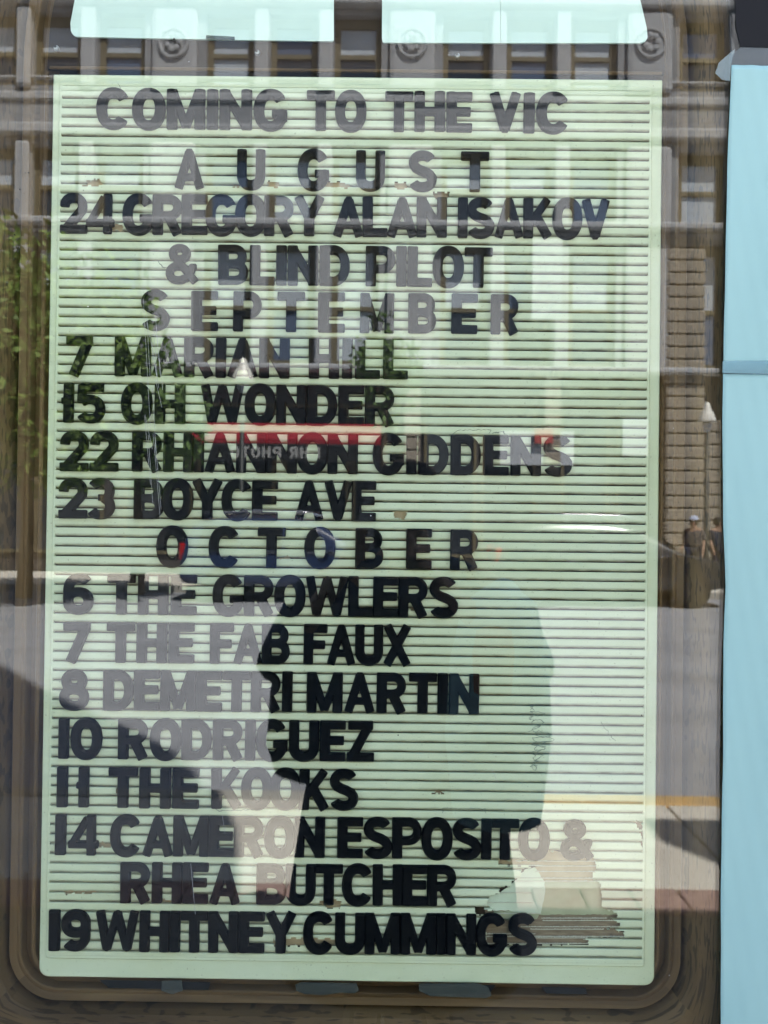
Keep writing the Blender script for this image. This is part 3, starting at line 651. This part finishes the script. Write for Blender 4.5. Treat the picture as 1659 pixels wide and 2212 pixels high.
W_('parapet', (.842, 0, 4.2), (14, .3, H_LOW), M_oroof)
# ------------------------------------------------------------------ street
M_asph = mat('worn_asphalt', (.315, .32, .345), .85, .2, c2=(.25, .255, .275), vscale=1.2, bump=.5, bscale=90, contrast=.15)
M_conc = mat('pavement_concrete', (.66, .62, .55), .85, .2, c2=(.52, .48, .42), vscale=2.2, bump=.4, bscale=60)
M_kerb = mat('yellow_kerb_paint', (.58, .36, .14), .7, .3, c2=(.40, .28, .15), vscale=9)
M_kerb2 = mat('kerb_stone', (.40, .38, .34), .8, .2, var=.2, vscale=5)
M_brickp = mat('red_pavers', (.40, .27, .235), .85, .2, var=.3, vscale=12)
ROAD_Z = -.15; NK = 3.66; FK = 17.6; BD = 22.0
setp(MB().box((-90, -FK, -.4), (90, -NK, ROAD_Z)).build('road', M_asph), kind='structure')
setp(MB().box((-90, 30, -.45), (90, -90, -.41)).build('ground', M_conc), kind='structure')
nearp = empty('near_pavement', (0, -1.8, 0)); setp(nearp, kind='structure')
slabM = {}
def slabs(par, x0, x1, y0, y1, nx, ny, m, name='slab', g=.012, z0=-.12, z1=0):
    dx = (x1-x0)/nx; dy = (y1-y0)/ny
    me = mesh(name, *(lambda b: (b.V, b.F))(MB().bbox((g/2, g/2, z0), (dx-g/2, dy-g/2, z1), .006)), m)
    for i in range(nx):
        for j in range(ny):
            o = link(name, me, par); o.location = (x0+dx*i-par.location.x, y0+dy*j-par.location.y, random.uniform(-.001, .001)-par.location.z)
slabs(nearp, -9, 9, -NK+.16, -2.46, 12, 1, M_conc)
slabs(nearp, -9, 9, -2.46, -2.22, 90, 1, M_brickp, 'brick', .006)
slabs(nearp, -9, 9, -2.22, -.04, 12, 1, mat('shade_toned_slabs', (.20,.185,.165), .85, .2, c2=(.15,.14,.12), vscale=4, bump=.3))  # darker copy of the pavement concrete, shade put into its colour near the wall
add(MB().box((-60, -NK+.16, -.4), (60, -.04, -.05)), 'bed', M_conc, nearp)
add(MB().bbox((.25, -NK, -.3), (60, -NK+.155, .003), .02), 'kerb', M_kerb, nearp)
add(MB().bbox((-60, -NK, -.3), (.244, -NK+.155, .003), .02), 'kerb', M_kerb2, nearp)
farp = empty('far_pavement', (0, -FK, 0)); setp(farp, kind='structure')
slabs(farp, -24, 24, -BD, -FK-.16, 24, 3, M_conc)
add(MB().box((-60, -BD-.5, -.4), (60, -FK-.16, -.05)), 'bed', M_conc, farp)
add(MB().bbox((-60, -FK-.155, -.3), (60, -FK, .003), .02), 'kerb', M_kerb2, farp)
# ------------------------------------------------------------------ building across the street
M_stone = mat('grey_limestone', (.30, .305, .32), .8, .2, c2=(.23, .235, .25), vscale=1.4, bump=.4, bscale=20)
M_stone2 = mat('pale_limestone', (.42, .425, .44), .8, .2, c2=(.34, .345, .36), vscale=2.5)
M_frame = mat('olive_window_frame', (.15, .125, .075), .6, .3)
def pane_m(name, c, r=.08, s=.8): return mat(name, c, r, s)
M_pd = pane_m('dark_window_pane', (.03, .035, .045)); M_pl = mat('blind_behind_pane', (.46, .50, .55), .25, .6); M_pb = mat('bluish_pane', (.10, .13, .20), .12, .9)
opp = empty('stone_building', (0, -BD-3, 0), 'grey limestone building across the street, mirrored in the glass, with medallions and rows of windows', 'building')
def opp_add(mb, name, m, smooth=False): return add(mb, name, m, opp, smooth)
def fx(px): return Q(px, 300, BD).x
def fz(py, px=829): return Q(px, py, BD).z
ZT = fz(-60); BXL, BXR = -24.0, 24.0
S0 = fz(795)                       # ground floor ends, window floors begin
# window openings per floor (top, bottom in measured y)
floors = [(33, 190), (322, 482), (520, 790)]
bay0 = 375; bay = 512
wx = []
for b in range(-4, 6):
    mx = bay0+bay*b
    wx += [(mx+68+0, mx+170), (mx+206, mx+308), (mx+345, mx+447)]
mbw = MB()
zf = [(fz(a), fz(b)) for a, b in floors]
# wall built as stone pieces round the openings, so every window is a real recess
edges = sorted([(fx(a), fx(b)) for a, b in wx])
bands = [(S0, zf[2][0]*0+fz(790))]
def wallband(z0, z1):
    if z1-z0 > .01: mbw.box((BXL, -BD-.6, z0), (BXR, -BD, z1))
wallband(fz(790)-.0, fz(790)+.001)
prev = S0
for (zt, zb) in reversed(zf):
    if zb > prev+.001: wallband(prev, zb)
    cur = BXL
    for a, b in edges:
        if a > BXR or b < BXL: continue
        if a > cur: mbw.box((cur, -BD-.6, zb), (a, -BD, zt))
        cur = b
    if cur < BXR: mbw.box((cur, -BD-.6, zb), (BXR, -BD, zt))
    prev = zt
wallband(prev, ZT+2.2)
opp_add(mbw, 'wall', M_stone)
opp_add(MB().box((BXL, -BD-9, 0), (BXR, -BD-.62, ZT+2)), 'inner_wall', M_black)
# pilasters between windows, string courses, cornices
ci = 0
pil = MB().bbox((-.22, 0, 0), (.22, .16, 1), .04); pme = mesh('pilaster', pil.V, pil.F, M_stone2)
gaps = []
for k in range(len(edges)-1):
    a, b = edges[k][1], edges[k+1][0]
    if b < BXL or a > BXR: continue
    gaps.append(((a+b)/2, b-a))
for gx, gw in gaps:
    for fi, (zt, zb) in enumerate(zf):
        o = link('pilaster', pme, opp); o.location = (gx, -BD+3+.0-0+BD-BD, zb-.1); o.location.y = 3.0
        o.scale = (gw*.42/.22 if gw < 1 else gw*.36/.22, 1, zt-zb+.2)
for py0, py1, dpt, m in ((172,180,.10,M_stone2),(205,225,.08,M_stone2),(278,302,.25,M_stone2),(484,500,.42,M_stone2),(500,512,.2,M_stone),(792,806,.40,M_stone2),(2,20,.25,M_stone2)):
    opp_add(MB().bbox((BXL, -BD-.05, fz(py1)), (BXR, -BD+dpt, fz(py0)), .05), 'string_course', m)
# medallions
def medallion(px_, py_):
    c = Q(px_, py_, BD); r = 34*.01250
    mb = MB().lathe([(r*1.02, -.02), (r*1.0, .03), (r*.93, .06), (r*.82, .055), (r*.76, .015), (r*.3, .01), (.01, .02)], (0,0,0), 'y', 28)
    o = mb.build('medallion', M_stone2, opp, smooth=False); o.location = (c.x, 3.02+.16, c.z)
    for k in range(7):
        a = k*2*math.pi/7; q = MB().lathe([(.02,0),(.07,.01),(.085,.03),(.05,.05),(.01,.055)], (r*.45*math.cos(a)*.9, .05, r*.45*math.sin(a)), 'y', 8).build('leaf_relief', M_stone2, o)
for b in range(-3, 5): medallion(bay0+bay*b+3, 101)
# windows: frame with sash rail, an upper and a lower pane
wi = 0
for fi, (zt, zb) in enumerate(zf):
    for a, b in edges:
        if a < BXL+.1 or b > BXR-.1: continue
        w = b-a; h = zt-zb; t = .16; mb = MB(); y0, y1 = -.35, -.22
        mb.box((0,y0,0),(t,y1,h)).box((w-t,y0,0),(w,y1,h)).box((t,y0,0),(w-t,y1,t)).box((t,y0,h-t*1.6),(w-t,y1,h)).box((t,y0,h*.45),(w-t,y1,h*.45+.12))
        f = mb.build('window', M_frame, opp); f.location = (a, 3.0, zb)
        wi += 1; k = (wi*7+fi*3) % 5
        up = [M_pb, M_pl, M_pl, M_pl, M_pl][k]; lo = [M_pd, M_pb, M_pd, M_pl, M_pd][(k+fi) % 5]
        MB().box((t,y0+.02,h*.45+.12),(w-t,y0+.06,h-t*1.6)).build('pane', up, f); MB().box((t,y0+.02,t),(w-t,y0+.06,h*.45)).build('pane', lo, f)
# ground floor: rusticated stone piers, shop fronts
M_rust = mat('rusticated_stone', (.33, .29, .24), .85, .2, c2=(.26, .225, .18), vscale=3)
def pier(px0, px1, py0, py1, pitch=27.0, off=.12):
    x0, x1 = fx(px0), fx(px1); n = int(round((py1-py0)/pitch)); z1 = fz(py0); z0 = max(0, fz(py1)); dz = (z1-z0)/n
    me = None
    b = MB().bbox((0, 0, .02), (x1-x0, off+.1, dz-.02), .03); me = mesh('stone', b.V, b.F, M_rust)
    for k in range(n):
        o = link('stone', me, opp); o.location = (x0, 2.97, z0+dz*k)
pier(1440, 1522, 506, 1224); pier(1528, 1560, 900, 1224)
pier(880, 915, 806, 1224); pier(-120, -60, 806, 1224); pier(1180, 1215, 806, 1000)
opp_add(MB().box((BXL, -BD-.6, 0), (BXR, -BD-.45, S0)), 'shop_front', M_ofront)
for px0, px1 in ((-60,60),(75,225),(270,420),(430,600),(620,760),(770,875),(925,1040),(1050,1170),(1225,1330),(1345,1435),(1570,1700),(1720,1850)):
    x0, x1 = fx(px0), fx(px1); z0 = .5; z1 = fz(870)
    f = MB().box((x0,-BD-.45,z0),(x0+.08,-BD-.35,z1)).box((x1-.08,-BD-.45,z0),(x1,-BD-.35,z1)).box((x0+.08,-BD-.45,z1-.1),(x1-.08,-BD-.35,z1)).box((x0+.08,-BD-.45,z0),(x1-.08,-BD-.35,z0+.08))
    o = opp_add(f, 'shop_window', M_frame)
    p = MB().box((x0+.08,-BD-.44,z0+.08),(x1-.08,-BD-.41,z1-.1)).build('pane', M_pd, o)
# red awning and its sign
M_red = mat('red_canvas', (.27, .018, .03), .7, .2, var=.15, vscale=3); M_sign = mat('black_sign_board', (.015, .015, .017), .5, .3); M_white = mat('white_sign_letters', (.30, .30, .30), .6, .3)
aw = empty('red_awning', (fx(610), -BD+.1, fz(968)), 'red canvas awning over the photo shop across the street, mirrored in the glass', 'awning')
ax0, ax1 = fx(392), fx(832); zA, zB = fz(930), fz(967)
def wedge(x0, x1, zt, zb, out):
    V = [(x0,-BD+.12,zt),(x1,-BD+.12,zt),(x0,-BD+out,zb+.12),(x1,-BD+out,zb+.12),(x0,-BD+out,zb),(x1,-BD+out,zb),(x0,-BD+.12,zb),(x1,-BD+.12,zb)]
    return MB().add(V, [(0,1,3,2),(2,3,5,4),(0,2,4,6),(1,7,5,3),(6,4,5,7)])
add(wedge(ax0, ax1, zA+.15, zB, .9), 'canopy', M_red, aw)
sg = empty('shop_sign', (fx(610), -BD+.5, fz(1003)), 'black shop sign with white mirrored letters reading 1-HR PHOTO below the red awning', 'sign')
y_s = -BD+.95
add(MB().bbox((ax0, y_s-.08, fz(1001)), (ax1, y_s, fz(968)), .02), 'sign_board', M_sign, sg)
hgt = .30; xcur = fx(706); zl = fz(998)
for ch in '1-HR PHOTO':
    if ch == ' ': xcur -= .16; continue
    me = glyph_mesh(ch, hgt, .02, .015, material=M_white, step=.05)
    o = link('sign_letter', me, None, (xcur, y_s+.004, zl), (0,0,math.pi)); o.scale = (1,1,1)
    o.parent = sg; o.matrix_parent_inverse = Matrix.Translation(sg.location).inverted(); xcur -= GL[ch][0]*hgt+.05
# banners and posters right of it
def board_at(px0, px1, py0, py1, m, name, label, cat, dist=BD-.1, group=None):
    x0, x1 = Q(px0,py0,dist).x, Q(px1,py0,dist).x; z1, z0 = Q(px0,py0,dist).z, Q(px0,py1,dist).z
    o = MB().bbox((-(x1-x0)/2, -.03, 0), ((x1-x0)/2, .03, z1-z0), .01).build(name, m, None, ((x0+x1)/2, -dist, z0)); return setp(o, label, cat, group)
M_wsign = mat('white_banner', (.46, .48, .52), .6, .3, var=.1, vscale=2); M_pink = mat('faded_red_poster', (.45, .10, .09), .7, .2)
board_at(1080, 1240, 930, 1004, M_wsign, 'shop_banner', 'pale grey banner on the far shop fronts, mirrored right of centre', 'banner', group='banners across the street')
board_at(1345, 1400, 905, 985, M_wsign, 'shop_banner', 'small pale banner beside the rusticated pier across the street', 'banner', group='banners across the street')
board_at(1155, 1195, 926, 958, M_pink, 'poster', 'small faded red poster in front of the pale grey banner', 'poster', BD-.25)
board_at(300, 345, 955, 985, M_wsign, 'shop_banner', 'small pale banner left of the red awning across the street', 'banner', group='banners across the street')
board_at(1150, 1215, 515, 690, M_wsign, 'hanging_banner', 'tall white banner hanging on the far facade, mirrored upper right', 'banner', BD-.4)
# ------------------------------------------------------------------ street lamps
M_lampm = mat('lamp_post_green', (.03, .035, .035), .5, .4); M_bell = mat('white_lamp_bell', (.72, .70, .64), .35, .5)
def lamp(px_, ytop, dist, label, sc=1.0):
    c = Q(px_, ytop, dist); e = empty('street_lamp', (c.x, -dist, 0), label, 'street lamp', 'bell street lamps across the street')
    H = c.z
    MB().lathe([(.16,0),(.15,.25),(.08,.35),(.06,.6),(.045,H-.75)], n=10).build('pole', M_lampm, e, smooth=True)
    MB().lathe([(.24*sc,H-.52*1),(.235*sc,H-.47),(.17*sc,H-.30),(.09*sc,H-.14),(.07*sc,H-.05),(.02,H)], n=18).build('bell', M_bell, e, smooth=True)
    MB().lathe([(.045,H-.78),(.07,H-.74),(.12,H-.66),(.13,H-.53),(.05,H-.52)], n=12).build('globe', M_wsign, e, smooth=True)
    return e
lamp(525, 772, 17.2, 'bell street lamp on a dark pole in front of the red awning, mirrored', 1.05)
lamp(1528, 868, 24.5-4.0, 'small bell street lamp mirrored at the right edge of the frame', .95)
# ------------------------------------------------------------------ cars
M_tyre = mat('tyre_rubber', (.02, .02, .02), .8, .2); M_rim_m = mat('wheel_metal', (.08, .08, .085), .3, .5, metal=.9)
M_cglass = mat('car_glass', (.012, .015, .018), .05, .8); M_chrome = mat('chrome_trim', (.75, .75, .77), .12, .5, metal=1.0)
M_headl = mat('headlight_lens', (.75, .78, .8), .1, .8); M_tail = mat('tail_light', (.45, .01, .01), .2, .6)
def car(name, loc, rz, paint, label, L=4.7, Wd=1.86, H=1.74):
    e = empty(name, loc, label, 'car', 'cars parked across the street', rz)
    # side stations: x, sill z, belt z, roof z (None = no cabin), half width factor
    k = L/4.7; h = H/1.74
    st = [(-2.35,.45,.62,.72,.80),(-2.30,.35,.80,1.00,.90),(-2.20,.32,.95,1.45,.96),(-2.0,.30,1.00,1.66,.99),(-1.5,.28,1.02,1.73,1),(-.7,.26,1.01,1.74,1),(.0,.26,1.0,1.72,1),(.45,.26,1.0,1.64,1),(.85,.27,1.0,1.36,1),(1.15,.28,1.02,1.10,.99),(1.5,.30,.96,1.02,.98),(1.95,.32,.88,.95,.95),(2.22,.34,.74,.84,.88),(2.33,.42,.60,.66,.78)]
    V = []; F = []; n = 10; hw = Wd/2
    for x, zs, zb, zr, wf in st:
        cab = max(0, min(1, (zr-zb-.12)/.4)); w = hw*wf; wt = w*(1-.20*cab)
        ring_ = [(-w*.9, zs), (-w, zs+.12), (-w, (zs+zb)/2), (-w*.985, zb), (-wt, zb+(zr-zb)*.75 if cab > 0 else zb+(zr-zb)*.6), (-wt*.86, zr), (wt*.86, zr), (wt, zb+(zr-zb)*.75 if cab > 0 else zb+(zr-zb)*.6), (w*.985, zb), (w, (zs+zb)/2), (w, zs+.12), (w*.9, zs)]
        V += [(x*k, y, z*h) for y, z in ring_]
    n = 12
    for i in range(len(st)-1):
        for j in range(n): F.append((i*n+j, (i+1)*n+j, (i+1)*n+(j+1) % n, i*n+(j+1) % n))
    F.append(tuple(range(n))); F.append(tuple((len(st)-1)*n+j for j in range(n))[::-1])
    b = MB().add(V, F).build('body', paint, e, smooth=True)
    m = b.modifiers.new('sub', 'SUBSURF'); m.levels = 1; m.render_levels = 2
    for s in (-1, 1):
        for xa, xb in ((-1.95,-1.15),(-1.08,-.25),(-.18,.62)):
            xa2, xb2 = (xa+.12, xb) if xa < -1.5 else (xa, xb-.22 if xb > .5 else xb)
            q = [(xa, 1.05), (xb, 1.05), (xb2, 1.50), (xa2, 1.50)]
            y = s*(hw*.985); yt = s*hw*.87
            V = [(p[0]*k, (y if p[1] < 1.2 else yt)+s*d, p[1]*h) for d in (.012, -.05) for p in q]
            MB().add(V, [(0,1,2,3),(7,6,5,4),(0,4,5,1),(1,5,6,2),(2,6,7,3),(3,7,4,0)]).build('side_window', M_cglass, e)
        for x in (-1.45, 1.42):
            wq = MB().lathe([(.20,-.11),(.34,-.11),(.36,-.06),(.36,.06),(.34,.11),(.20,.11)], (x*k, s*(hw-.10), .36), 'y', 20).build('wheel', M_tyre, e)
            MB().lathe([(.21,-.12),(.19,-.125),(.05,-.10),(.05,.10),(.19,.125),(.21,.12)], (x*k, s*(hw-.10), .36), 'y', 10).build('wheel_rim', M_rim_m, wq)
        MB().bbox((2.10*k, s*hw*.62-.16, .66*h), (2.30*k, s*hw*.62+.16, .80*h), .04).build('headlight', M_headl, e)
        MB().bbox((-2.33*k, s*hw*.78-.09, .80*h), (-2.20*k, s*hw*.78+.09, 1.15*h), .03).build('tail_light', M_tail, e)
        MB().bbox((.55*k, s*(hw+.02)-.08, 1.02*h), (.72*k, s*(hw+.02)+.10, 1.16*h), .03).build('mirror', paint, e)
        MB().tube([(-1.85*k, s*hw*.70, 1.76*h), (-1.0*k, s*hw*.70, 1.80*h), (.1*k, s*hw*.70, 1.79*h), (.5*k, s*hw*.68, 1.72*h)], .036).build('roof_rail', M_chrome, e, smooth=True)
        MB().bbox((-1.9*k, s*hw*1.0-.012, .985*h), (1.0*k, s*hw*1.0+.012, 1.02*h), .006).build('chrome_strip', M_chrome, e)
        for x in (-.9, .05): MB().bbox((x*k-.09, s*(hw+.008)-.02, .88*h), (x*k+.09, s*(hw+.008)+.02, .915*h), .008).build('door_handle', M_chrome, e)
    V = [(.60*k, -.62, 1.60*h), (.60*k, .62, 1.60*h), (1.12*k, .72, 1.13*h), (1.12*k, -.72, 1.13*h)]
    V = [(x+.03, y, z+.03) for x, y, z in V]+[(x-.06, y, z-.06) for x, y, z in V]
    MB().add(V, [(0,1,2,3),(7,6,5,4),(0,4,5,1),(1,5,6,2),(2,6,7,3),(3,7,4,0)]).build('windscreen', M_cglass, e)
    MB().bbox((2.2*k, -.5, .45*h), (2.36*k, .5, .62*h), .03).build('grille', M_black, e)
    return e
def paint(name, c): return mat(name, c, .22, .6, coat=.8)
yc = -FK+1.15
car('parked_car', (Q(1310,1100,FK-1.1).x, yc, ROAD_Z), 0, paint('dark_car_paint', (.016,.018,.022)), 'dark parked car with its nose to the right edge, mirrored in the lower right glass', 4.8)
car('parked_car', (Q(648,1100,FK-1.1).x, yc, ROAD_Z), 0, paint('blue_car_paint', (.02,.035,.09)), 'dark blue parked car mirrored behind the OCTOBER heading', 4.6)
# ------------------------------------------------------------------ trees
M_bark = mat('tree_bark', (.10, .075, .05), .9, .2, var=.3, vscale=15)
def leafm(name, c):
    m = mat(name, c, .55, .3, c2=tuple(x*.6 for x in c), vscale=2.5)
    return m
M_leaf = leafm('green_leaves', (.15, .235, .04)); M_leaf2 = leafm('green_leaves_small', (.12, .20, .05))
def tree(px_, py_, dist, rad, rz, label, m, n=5200, zc=None):
    c = Q(px_, py_, dist); e = empty('street_tree', (c.x, -dist, 0), label, 'tree', 'trees along the far kerb')
    zc = c.z; r = np.random.default_rng(int(px_+7))
    tk = MB().tube([(0,0,0),(.05,0,zc*.3),(-.04,.02,zc*.6),(0,0,zc)], [.16,.12,.09,.04])
    tips = []
    for k in range(9):
        a = k*2.4; d = Vector((math.cos(a)*rad*.75, math.sin(a)*rad*.6, rz*(.1+.6*((k*37) % 10)/10-.2)))
        s = Vector((0,0,zc-rz*.7)); tk.tube([s, s+d*.5+Vector((0,0,rz*.25)), Vector((0,0,zc))+d], [.06,.035,.012], 6); tips.append(d)
    tk.build('trunk', M_bark, e, smooth=True)
    cl = [Vector((r.normal()*.45*rad, r.normal()*.42*rad, r.normal()*.45*rz)) for _ in range(34)]+tips
    V = []; F = []
    for i in range(n):
        q = cl[r.integers(len(cl))]; s = .26*rad; p = Vector((q.x+r.normal()*s, q.y+r.normal()*s, zc+q.z+r.normal()*s*.8))
        if (p.x/rad)**2+(p.y/rad)**2+((p.z-zc)/rz)**2 > 1.25: continue
        u = Vector(r.normal(size=3)).normalized(); v = u.cross(Vector(r.normal(size=3))).normalized(); L = .095*r.uniform(.7, 1.3)
        k = len(V); V += [p-u*L, p+v*L*.45, p+u*L, p-v*L*.45]; F.append((k, k+1, k+2, k+3))
    link('crown', mesh('crown', V, F, m), e)
tree(60, 760, 14.5, 2.25, 2.5, 'leafy green street tree mirrored over the left side of the board', M_leaf, 22000)
tree(300, 905, 15.6, 1.3, 1.5, 'small bushy green tree mirrored beside the dates 15 and 22', M_leaf2, 7000)
tree(835, 800, 18.4, .75, 1.3, 'slim young green tree mirrored near the end of the 15 line', M_leaf2, 1500)
# ------------------------------------------------------------------ people
M_skin = mat('skin', (.42, .25, .17), .5, .4); M_hair = mat('dark_brown_hair', (.025, .016, .012), .6, .3)
def skinned(name, joints, edges_, m, parent, levels=2):
    me = bpy.data.meshes.new(name); names = list(joints); idx = {k: i for i, k in enumerate(names)}
    me.from_pydata([joints[k][0] for k in names], [(idx[a], idx[b]) for a, b in edges_], []); me.materials.append(m)
    o = link(name, me, parent); s = o.modifiers.new('skin', 'SKIN'); s.use_smooth_shade = True
    for i, k in enumerate(names):
        r = joints[k][1]; r = r if isinstance(r, tuple) else (r, r); me.skin_vertices[0].data[i].radius = r
        me.skin_vertices[0].data[i].use_root = (i == 0)
    sb = o.modifiers.new('sub', 'SUBSURF'); sb.levels = 1; sb.render_levels = levels
    return o
SK = MB().lathe([(.20,1.02),(.25,.90),(.29,.70),(.325,.45),(.35,.20),(.34,.19),(.20,.3)], n=28)
def person(loc, rz, label, shirt_m, sleeve_m, pants_m, holding=False, group=None, cap=None):
    # local +Y is the way the person faces; origin on the ground between the feet
    e = empty('person', loc, label, 'person', group, rz)
    J = {'pelvis': ((0,0,.93), (.15,.11)), 'waist': ((0,.0,1.08), (.13,.10)), 'chest': ((0,0,1.27), (.155,.11)), 'neck': ((0,.0,1.43), .055), 'skull': ((0,.02,1.54), (.075,.085)), 'crown': ((0,.01,1.61), (.065,.075))}
    E = [('pelvis','waist'),('waist','chest'),('chest','neck'),('neck','skull'),('skull','crown')]
    arms = {}
    for s, t in ((-1,'l'), (1,'r')):
        J['hip'+t] = ((s*.095,0,.87), .085); J['knee'+t] = ((s*.10,.02,.48), .055); J['ankle'+t] = ((s*.10,-.01,.09), .038); J['toe'+t] = ((s*.115,.15,.04), (.04,.028))
        E += [('pelvis','hip'+t),('hip'+t,'knee'+t),('knee'+t,'ankle'+t),('ankle'+t,'toe'+t)]
        if holding: sh, el, wr, pa = (s*.235,0,1.33), (s*.375,.08,1.06), (s*.085-.07,.30,1.395), (s*.062-.07,.34,1.44)
        else: sh, el, wr, pa = (s*.18,0,1.36), (s*.23,-.02,1.10), (s*.25,.10,.88), (s*.25,.13,.80)
        J['sh'+t] = (sh, .052); J['el'+t] = (el, .040); J['wr'+t] = (wr, .026); J['pa'+t] = (pa, (.034,.018)); arms[t] = (sh, el, wr, pa)
        E += [('chest','sh'+t),('sh'+t,'el'+t),('el'+t,'wr'+t),('wr'+t,'pa'+t)]
        d = (Vector(pa)-Vector(wr)).normalized()
        for q in range(4):
            side = Vector((s*-.0, 0, 1)) if holding else Vector((0, 1, 0))
            b = Vector(pa)+side*(.024*(q-1.5)*.9)
            if holding: f1 = b+Vector((-s*.006,.034,0)); f2 = f1+Vector((-s*.022,.012,0))
            else: f1 = b+Vector((0,.004,-.035)); f2 = f1+Vector((0,.008,-.026-.006*(q in (1,2))))
            J[f'f{q}a{t}'] = (tuple(f1), .0095); J[f'f{q}b{t}'] = (tuple(f2), .008); E += [('pa'+t, f'f{q}a{t}'), (f'f{q}a{t}', f'f{q}b{t}')]
        th = Vector(wr)+d*.03+(Vector((-s*.03,-.0,.01)) if holding else Vector((-s*.01,.03,-.01)))
        J['th'+t] = (tuple(th), .011); J['tt'+t] = (tuple(th+(Vector((-s*.012,.025,.02)) if holding else Vector((0,.012,-.03)))), .009); E += [('wr'+t,'th'+t), ('th'+t,'tt'+t)]
    skinned('body', J, E, M_skin, e)
    # clothes a little outside the body
    T = {'w': ((0,0,.88),(.25,.16)), 'm': ((0,0,1.05),(.235,.15)), 'c': ((0,0,1.25),(.235,.15)), 'n': ((0,0,1.40),(.085,.07))}
    TE = [('w','m'),('m','c'),('c','n')]
    for t in 'lr':
        sh, el, wr, pa = arms[t]; mid = tuple(sh[i]*.25+el[i]*.75 for i in range(3)); T['s'+t] = (sh, .075); TE.append(('c','s'+t))
        sl = {'a': (tuple(Vector(sh)+(Vector(sh)-Vector(el))*.02), .080), 'b': (mid, .074), 'c': (el, .064)}
        if holding: sl['d'] = (tuple(el[i]*.5+wr[i]*.5 for i in range(3)), .046)
        skinned('sleeve', sl, [('a','b'),('b','c')]+([('c','d')] if holding else []), sleeve_m[0 if t == 'l' else 1], e)
    skinned('shirt', T, TE, shirt_m, e)
    Pn = {'p': ((0,0,.93),(.165,.13))}; PE = []
    for t in 'lr':
        Pn['h'+t] = (J['hip'+t][0], .105); Pn['k'+t] = (J['knee'+t][0], .078); Pn['a'+t] = ((J['ankle'+t][0][0], -.01, .13), .062); PE += [('p','h'+t),('h'+t,'k'+t),('k'+t,'a'+t)]
    skinned('trousers', Pn, PE, pants_m, e)
    if holding:
        pc = MB().lathe([(.07,1.42),(.15,1.38),(.27,1.31),(.34,1.18),(.375,1.0),(.385,.84),(.36,.76),(.33,.75)], n=32).build('poncho', shirt_m, e, smooth=True); pc.scale = (1, .45, 1); pc.location = (-.02, -.03, 0)
        k_ = SK.build('skirt', pants_m, e, smooth=True); k_.scale = (1, .62, 1)
        MB().lathe([(.03,1.33),(.10,1.28),(.135,1.12),(.145,.92),(.12,.70),(.03,.68)], (.25,.16,0), n=14).build('shawl', sleeve_m[1], e, smooth=True)
        MB().lathe([(.01,-.01),(.05,0),(.055,.10),(.045,.16),(.01,.17)], (.22,.28,1.06), n=10).build('shawl_patch', M_orange, e, smooth=True)
    for s in (-1, 1):
        MB().bbox((s*.105-.045,-.07,0),(s*.105+.045,.19,.085),.03).build('shoe', M_tyre, e)
        MB().lathe([(.004,-.012),(.012,-.006),(.012,.006),(.004,.010)], (s*.085,.015,1.54), 'x', 8).build('ear', M_skin, e)
        MB().lathe([(.002,-.004),(.009,.0),(.002,.006)], (s*.030,.098,1.565), 'y', 8).build('eye', M_wsign, e)
    MB().add([(0,.095,1.565),(-.014,.098,1.53),(.014,.098,1.53),(0,.125,1.532)], [(0,1,3),(0,3,2),(1,2,3)]).build('nose', M_skin, e)
    MB().bbox((-.024,.094,1.496),(.024,.106,1.506),.003).build('mouth', M_red, e)
    hr = MB().lathe([(.098,-.10),(.106,-.03),(.10,.04),(.07,.09),(.01,.105)], (0,-.02,1.575), 'z', 18).build('hair', M_hair, e, smooth=True)
    if cap: MB().lathe([(.108,.02),(.104,.07),(.07,.115),(.01,.13)], (0,-.01,1.575), 'z', 18).bbox((-.07,.06,1.595),(.07,.20,1.61),.01).build('cap', cap, e)
    return e
M_navy = mat('navy_shirt', (.05, .10, .20), .8, .2, c2=(.012, .014, .02), vscale=5, contrast=.12); M_lblue = mat('light_blue_sleeve', (.45, .78, .90), .8, .2, c2=(.36, .66, .8), vscale=9)
M_jean = mat('dark_jeans', (.03, .035, .06), .85, .2); M_grey = mat('grey_shirt', (.09, .08, .085), .8, .2); M_orange = mat('orange_patch', (.55, .16, .05), .8, .2)
person((.055, -1.41, 0), 0, 'person in dark shirt and long skirt, with a light blue shawl, holding up a phone', M_navy, (M_navy, M_lblue), M_jean, True)
person((Q(1499,1100,BD-2.6).x, -BD+2.6, 0), .6, 'pedestrian in a white and blue cap walking at the right edge of the reflection', M_grey, (M_grey, M_grey), M_jean, cap=mat('white_blue_cap', (.55,.6,.75), .7, .2), group='pedestrians across the street')
person((Q(1552,1100,BD-2.2).x, -BD+2.2, 0), -.4, 'pedestrian in dark blue clothes beside the paper edge in the reflection', M_jean, (M_jean, M_jean), M_jean, group='pedestrians across the street')
ph = empty('mobile_phone', (0, -1.0665, 1.5), 'dark phone held upright at the centre of the reflection', 'phone')
MB().bbox((-.036,-.004,-.071),(.036,.003,.071),.003).build('phone_body', M_black, ph); MB().lathe([(.0055,0),(.0055,.0012),(.003,.0015)], (0,.003,.0), 'y', 12).build('camera_lens', M_cglass, ph)
